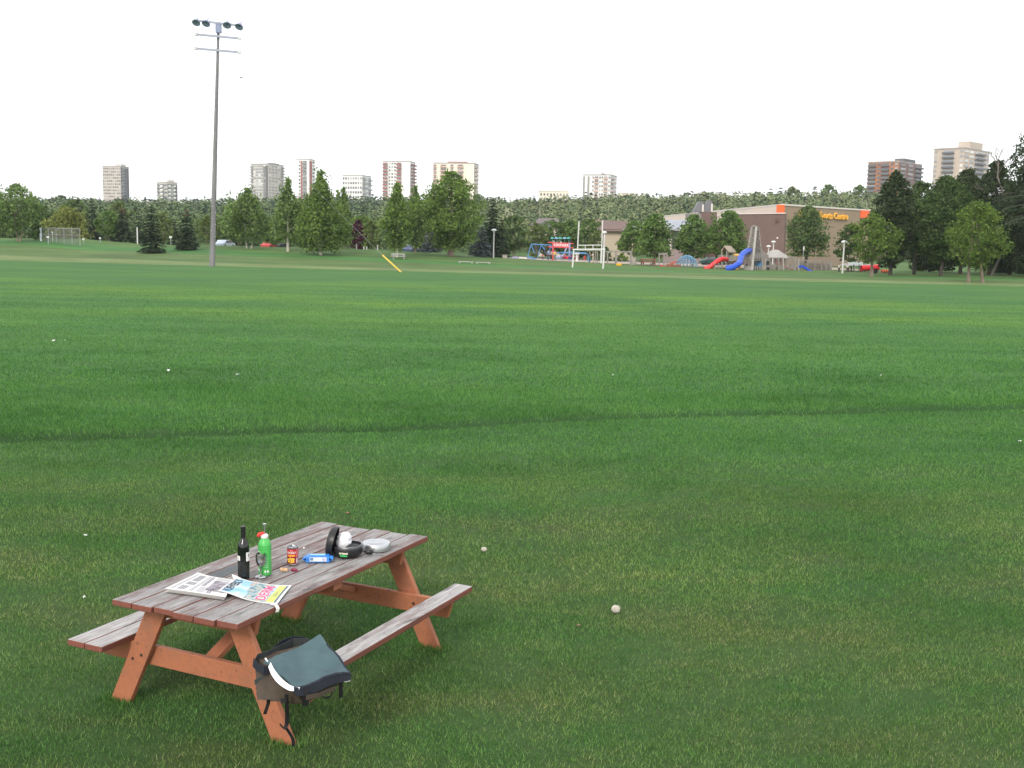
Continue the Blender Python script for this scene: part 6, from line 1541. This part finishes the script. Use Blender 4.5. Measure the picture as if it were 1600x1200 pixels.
def page_text(fn, org, body, s, t, hgt_, wid_, mat, lift, parent, bold=0):
    tm = text_mesh(body, 1, 0, bold, 'LEFT'); tm.materials.append(mat)
    xs_ = [v.co.x for v in tm.vertices]; x0, x1 = min(xs_), max(xs_)
    for v in tm.vertices:
        p = fn(s+(v.co.x-x0)/(x1-x0)*wid_, t-v.co.y*hgt_*1.35); v.co = Vector((p.x-org.x, p.y-org.y, p.z-org.z+lift))
    return link('lettering', tm, parent)
page_text(mf, mO, 'VUEWEEKLY', .07, .125, .135, .86, INK, .0024, mg, .02)
page_text(mf, mO, 'DERM', .10, .69, .17, .74, PAPER, .0028, mg, .075); page_text(mf, mO, 'DERM', .10, .69, .17, .74, M('cover_pink', (.78, .07, .22), .5), .0034, mg, .02)
for k in range(4): onpage(.2+.12*(k % 2), .52+.1*(k % 3), .83+.02*k, .838+.02*k, 'text_line', M('cover_dark_band', (.10, .14, .17)), .0018)
cor = MB(); a, b_, c = mf(.93, 0), mf(1.0, .12), on_top(362, 904.5); c.z = HT+.03
cor.quad((a.x, a.y, a.z+.002), (b_.x, b_.y, b_.z+.002), (c.x+.02, c.y-.01, c.z), (c.x, c.y, c.z)); local(cor, mO).build('curled_corner', NEWSP, mg)
rec = MB(); p = on_top(421, 945.5); q = on_top(427, 952); d1 = Vector((.018, .012, 0))
edge = p+Vector((.035, -.02, 0)); pts_ = [Vector((p.x, p.y, HT+.006)), Vector((edge.x, edge.y, HT+.005)), Vector((edge.x+.012, edge.y-.008, HT-.012)), Vector((edge.x+.006, edge.y-.008, HT-.035))]
sl_ = thing('receipt', 'small white paper slip curling over the table edge below the magazine', 'paper slip', pts_[0])
for k in range(3): rec.quad(pts_[k]-pts_[0], pts_[k+1]-pts_[0], pts_[k+1]-pts_[0]+d1, pts_[k]-pts_[0]+d1, True)
rec.build('slip', PAPER, sl_)

# ------------------------------------------------------------------ the bag on the bench end
bO = TL(-.80, .80, .44); bag = thing('pannier_bag', 'open teal and brown pannier bag lying on the near end of the single bench board', 'bag', bO)
def bp(px, py, z): return onz(px, py, z)-bO
OLV = M('olive_brown_cordura', (.056, .041, .029), .75, .25, 14, bump=.3); TEALC = M('teal_canvas', (.056, .10, .112), .8, .16, 9, bump=.5); NVY = M('navy_binding', (.010, .013, .022), .7, .2, 12); STRP = M('black_webbing', (.012, .012, .014), .75, .3, 20)
zb = .448
b0, b1, b2 = bp(401, 1092, zb), bp(474, 1101, zb), bp(549, 1059, zb); b3 = b0+(b2-b1)*.92
t0, t1, t2, t3 = bp(399, 1028, .61), bp(465, 1080, .555), bp(548, 1051, .545), bp(497, 1000, .64)
soft_box([b0, b1, b2, b3, t0, t1, t2, t3], 9, .022, .0022, 6).build('body', OLV, bag)
# top flap
f0, f1, f2, f3 = bp(412, 1034, .645), bp(459, 1073, .585), bp(547, 1049, .572), bp(500, 993.5, .69)
fl = MB(); nn_ = 22; frs = np.random.default_rng(2)
wv = frs.normal(size=(nn_+1, nn_+1))*.0013
def FP(i, j, dz=0):
    s, t = i/nn_, j/nn_; p = f0.lerp(f1, s).lerp(f3.lerp(f2, s), t); e = -.022*math.sin(PI*s)*math.sin(PI*t)**.7+.007*math.sin(7*t+3*s)+.006*math.sin(11*s-5*t)+.010*math.exp(-((s-t-.12)/.07)**2)*math.sin(PI*s)+wv[i, j]; return (p.x, p.y, p.z+e+dz)
for i in range(nn_):
    for j in range(nn_):
        fl.quad(FP(i, j), FP(i+1, j), FP(i+1, j+1), FP(i, j+1), True); fl.quad(FP(i, j, -.012), FP(i, j+1, -.012), FP(i+1, j+1, -.012), FP(i+1, j, -.012), True)
for i in range(nn_):
    fl.quad(FP(i, 0, -.012), FP(i+1, 0, -.012), FP(i+1, 0), FP(i, 0)); fl.quad(FP(i+1, nn_, -.012), FP(i, nn_, -.012), FP(i, nn_), FP(i+1, nn_)); fl.quad(FP(0, i+1, -.012), FP(0, i, -.012), FP(0, i), FP(0, i+1)); fl.quad(FP(nn_, i, -.012), FP(nn_, i+1, -.012), FP(nn_, i+1), FP(nn_, i))
flap = fl.build('flap', TEALC, bag)
bd = MB(); bd.tube([Vector(FP(nn_, j, -.008)) for j in range(nn_+1)], .011, 8); bd.tube([Vector(FP(i, nn_, -.006)) for i in range(nn_, 4, -1)], .008, 8); bd.build('flap_binding', NVY, flap)
# dark skirt under the flap edge
def ribbon(pts, wvec, mat, name, parent, th=.003):
    mb = MB()
    pts = [Vector(p) for p in pts]
    ws = wvec if isinstance(wvec, list) else [wvec]*len(pts)
    for k in range(len(pts)-1):
        a, b_, c, d = pts[k], pts[k+1], pts[k+1]+ws[k+1], pts[k]+ws[k]; nrm = (b_-a).cross(d-a).normalized()*th
        mb.quad(a, b_, c, d, True); mb.quad(a-nrm, d-nrm, c-nrm, b_-nrm, True); mb.quad(a, a-nrm, b_-nrm, b_); mb.quad(d, c, c-nrm, d-nrm)
    return mb.build(name, mat, parent)
ribbon([Vector(FP(nn_, j, -.01))+Vector((.004, -.012, 0)) for j in range(nn_+1)], [Vector((.004, -.010, -.020-.022*math.sin(PI*j/nn_)**.5)) for j in range(nn_+1)], NVY, 'flap_skirt', bag)
ribbon([bp(399, 1028, .63), bp(402, 1022, .64), bp(420, 1016, .645), bp(445, 1004, .65), bp(458, 997, .66), bp(475, 997, .66), bp(490, 999, .655)], Vector((0, .006, -.07)), M('dark_lining', (.03, .034, .036), .8, .2, 10), 'rear_rim', bag)
ribbon([bp(397, 1028, .63), bp(404, 1036, .625), bp(414, 1041, .62), bp(421, 1040, .62)], Vector((-.004, -.01, -.045)), NVY, 'side_rim', bag)
ribbon([bp(425, 1013, .645), bp(436, 1003, .655), bp(447, 997, .665), bp(460, 993.5, .67), bp(474, 995, .665), bp(482, 998, .655)], Vector((0, .01, -.03)), NVY, 'carry_strap', bag)
# reflective band
RFL = M('reflective_tape', (.95, .96, 1.0), .25, .01, 3, spec=1)
rp = [bp(424, 1040, .632), bp(429, 1052, .61), bp(437, 1063, .592), bp(448, 1072, .575), bp(459, 1077, .565), bp(471, 1077, .56)]
off = Vector((-.012, -.02, .0)); rp = smooth([p+off for p in rp], 4)
nr = len(rp); ribbon(rp, [Vector((.012, .012, .028))*(1-.75*abs(k/(nr-1)-.35)**1.3) for k in range(nr)], RFL, 'reflective_strip', bag, .002)
MB().tube([bp(415, 1029, .645), bp(418.5, 1035, .645)], .005, 6).build('zip_pull', RFL, bag); MB().box(bp(542, 1063, .52), (.035, .012, .012), Matrix.Rotation(.5, 3, 'Z')).build('reflective_tab', RFL, bag)
ribbon([bp(402, 1060, .53)+Vector((-.012, -.02, 0)), bp(412, 1056, .54)+Vector((-.014, -.024, 0)), bp(424, 1050, .57)+Vector((-.012, -.022, 0))], Vector((.004, .0, -.03)), M('dark_teal_patch', (.035, .05, .052), .8), 'pocket_tab', bag)
def strap(pts, w_, name='strap'): return ribbon(smooth([Vector(p) for p in pts], 4), w_, STRP, name, bag, .003)
wx = RV*.022
strap([bp(449, 1082, .53)+Vector((-.01, -.03, 0)), bp(450, 1098, .46)+Vector((-.01, -.035, 0)), bp(450, 1110, .40)+Vector((-.01, -.03, 0)), bp(449, 1128, .32)+Vector((-.01, -.02, 0)), bp(446, 1136, .29)+Vector((-.01, -.02, 0))], wx)
strap([bp(447, 1134, .29)+Vector((-.01, -.02, 0)), bp(453, 1142, .25)+Vector((-.01, -.02, 0)), bp(459, 1153, .20)+Vector((-.01, -.02, 0)), bp(460, 1164, .15)+Vector((-.01, -.02, 0))], RV*.018)
strap([bp(441, 1131, .30)+Vector((-.01, -.02, 0)), bp(446, 1136, .285)+Vector((-.01, -.02, 0)), bp(452, 1139, .27)+Vector((-.01, -.02, 0))], UV*.013)
MB().box(bp(449.5, 1090, .495)+Vector((-.012, -.042, 0)), (.032, .012, .022)).build('buckle', STRP, bag)
strap([bp(420, 1093, .46)+Vector((-.01, -.01, 0)), bp(416, 1100, .42), bp(412, 1112, .37), bp(411, 1116, .35)], RV*.020)
strap([bp(474, 1074, .56)+Vector((.0, -.03, 0)), bp(474, 1084, .52)+Vector((0, -.04, 0)), bp(475, 1095, .47)+Vector((0, -.04, 0)), bp(473, 1098, .455)+Vector((0, -.04, 0))], RV*.034, 'buckle_strap')
strap([bp(528, 1062, .53)+Vector((.01, -.03, 0)), bp(528, 1074, .48)+Vector((.01, -.035, 0)), bp(528, 1086, .43)+Vector((.01, -.035, 0))], RV*.022)
strap([bp(500, 1078, .50)+Vector((.0, -.02, 0)), bp(508, 1088, .46)+Vector((0, -.03, 0)), bp(518, 1086, .46)+Vector((0, -.03, 0)), bp(522, 1075, .49)+Vector((0, -.02, 0))], UV*.012)
ribbon([bp(480, 1082, .535)+Vector((0, -.035, 0)), bp(500, 1078, .53)+Vector((0, -.035, 0)), bp(525, 1068, .53)+Vector((0, -.03, 0))], Vector((0, -.004, -.025)), OLV, 'front_pocket', bag)

# ------------------------------------------------------------------ bits lying on the lawn
PSTONE = M('pale_stone', (.44, .41, .35), .85, .3, 30)
def bit(name, label, cat, px, py, wpx, mat, seed, flat=.6):
    p = G(px, py); r = wpx*(p-EYE).length/F/2; o = thing(name, label, cat, p+Vector((0, 0, .012)))
    MB().sphere((0, 0, r*flat*.8), (r, r*.8, r*flat), 14, 9, .07, random.Random(seed)).build('lump', mat, o); return o
bit('stone', 'pale stone on the grass well to the right of the picnic table, the largest one', 'stone', 962, 959, 14, PSTONE, 1, .9); bit('stone', 'small cream stone on the grass just beyond the right bench', 'stone', 756, 863, 9, PSTONE, 2, .8)
bit('leaf', 'small brown dry leaf on the grass behind the table, above the steel pan', 'leaf', 543, 804, 6, M('dry_leaf', (.22, .14, .09), .8), 3, .5)
LIT = M('litter_white', (.75, .75, .76), .6, .1, 20)
def litter(label, px, py, wpx, seed):
    p = G(px, py); s_ = wpx*(p-EYE).length/F/2; rs = random.Random(seed); o = thing('paper_scrap', label, 'litter', p+Vector((0, 0, .03)))
    mb = MB()
    for k in range(5):
        a = rs.uniform(0, 6.3); mb.quad((0, 0, s_*.5), (s_*math.cos(a), s_*math.sin(a), rs.uniform(0, s_)), (s_*math.cos(a+.9), s_*math.sin(a+.9), rs.uniform(0, s_)), (s_*.3*math.cos(a+1.6), s_*.3*math.sin(a+1.6), s_*.9))
    mb.build('scrap', LIT, o)
for k, (lab, px, py, w_) in enumerate([('white scrap in the grass to the left, level with the far end of the table', 134, 842, 6), ('tiny white scrap beyond the rut at the left, left one of a pair', 263, 582, 6), ('white scrap beyond the rut at the left, right one of a pair', 371, 588.5, 6), ('faint white scrap farthest left out on the lawn', 84, 535, 5), ('white scrap close beside the farthest left one', 101, 534, 4), ('white speck of litter right of the middle of the lawn', 957, 589, 4), ('white scrap at the right edge of the lawn near the rut', 1593, 693, 5), ('pale scrap in the middle right of the lawn', 1377, 589, 4), ('small pale scrap on the lawn beyond the left bench', 131, 939, 5)]): litter(lab, px, py, w_, k)
bit('stone', 'small brown clod right of the largest stone, lower down on the lawn', 'stone', 904, 980, 6, M('dry_leaf', (.22, .14, .09)), 6, .4)
p = at(377, 122, 140); bird = thing('bird', 'tiny dark bird in the sky to the right of the light pole', 'bird', p)
mb = MB(); mb.tube([(-.22, 0, 0), (-.1, 0, .02), (.1, 0, .02), (.2, 0, .03), (.26, 0, .02)], [.02, .06, .06, .05, .01], 8); mb.quad((-.06, .03, .03), (.08, .03, .03), (.0, .38, .16), (-.1, .36, .15)); mb.quad((.08, -.03, .03), (-.06, -.03, .03), (-.1, -.36, .15), (.0, -.38, .16)); mb.build('bird_body', M('bird_grey', (.08, .08, .09), .8), bird)
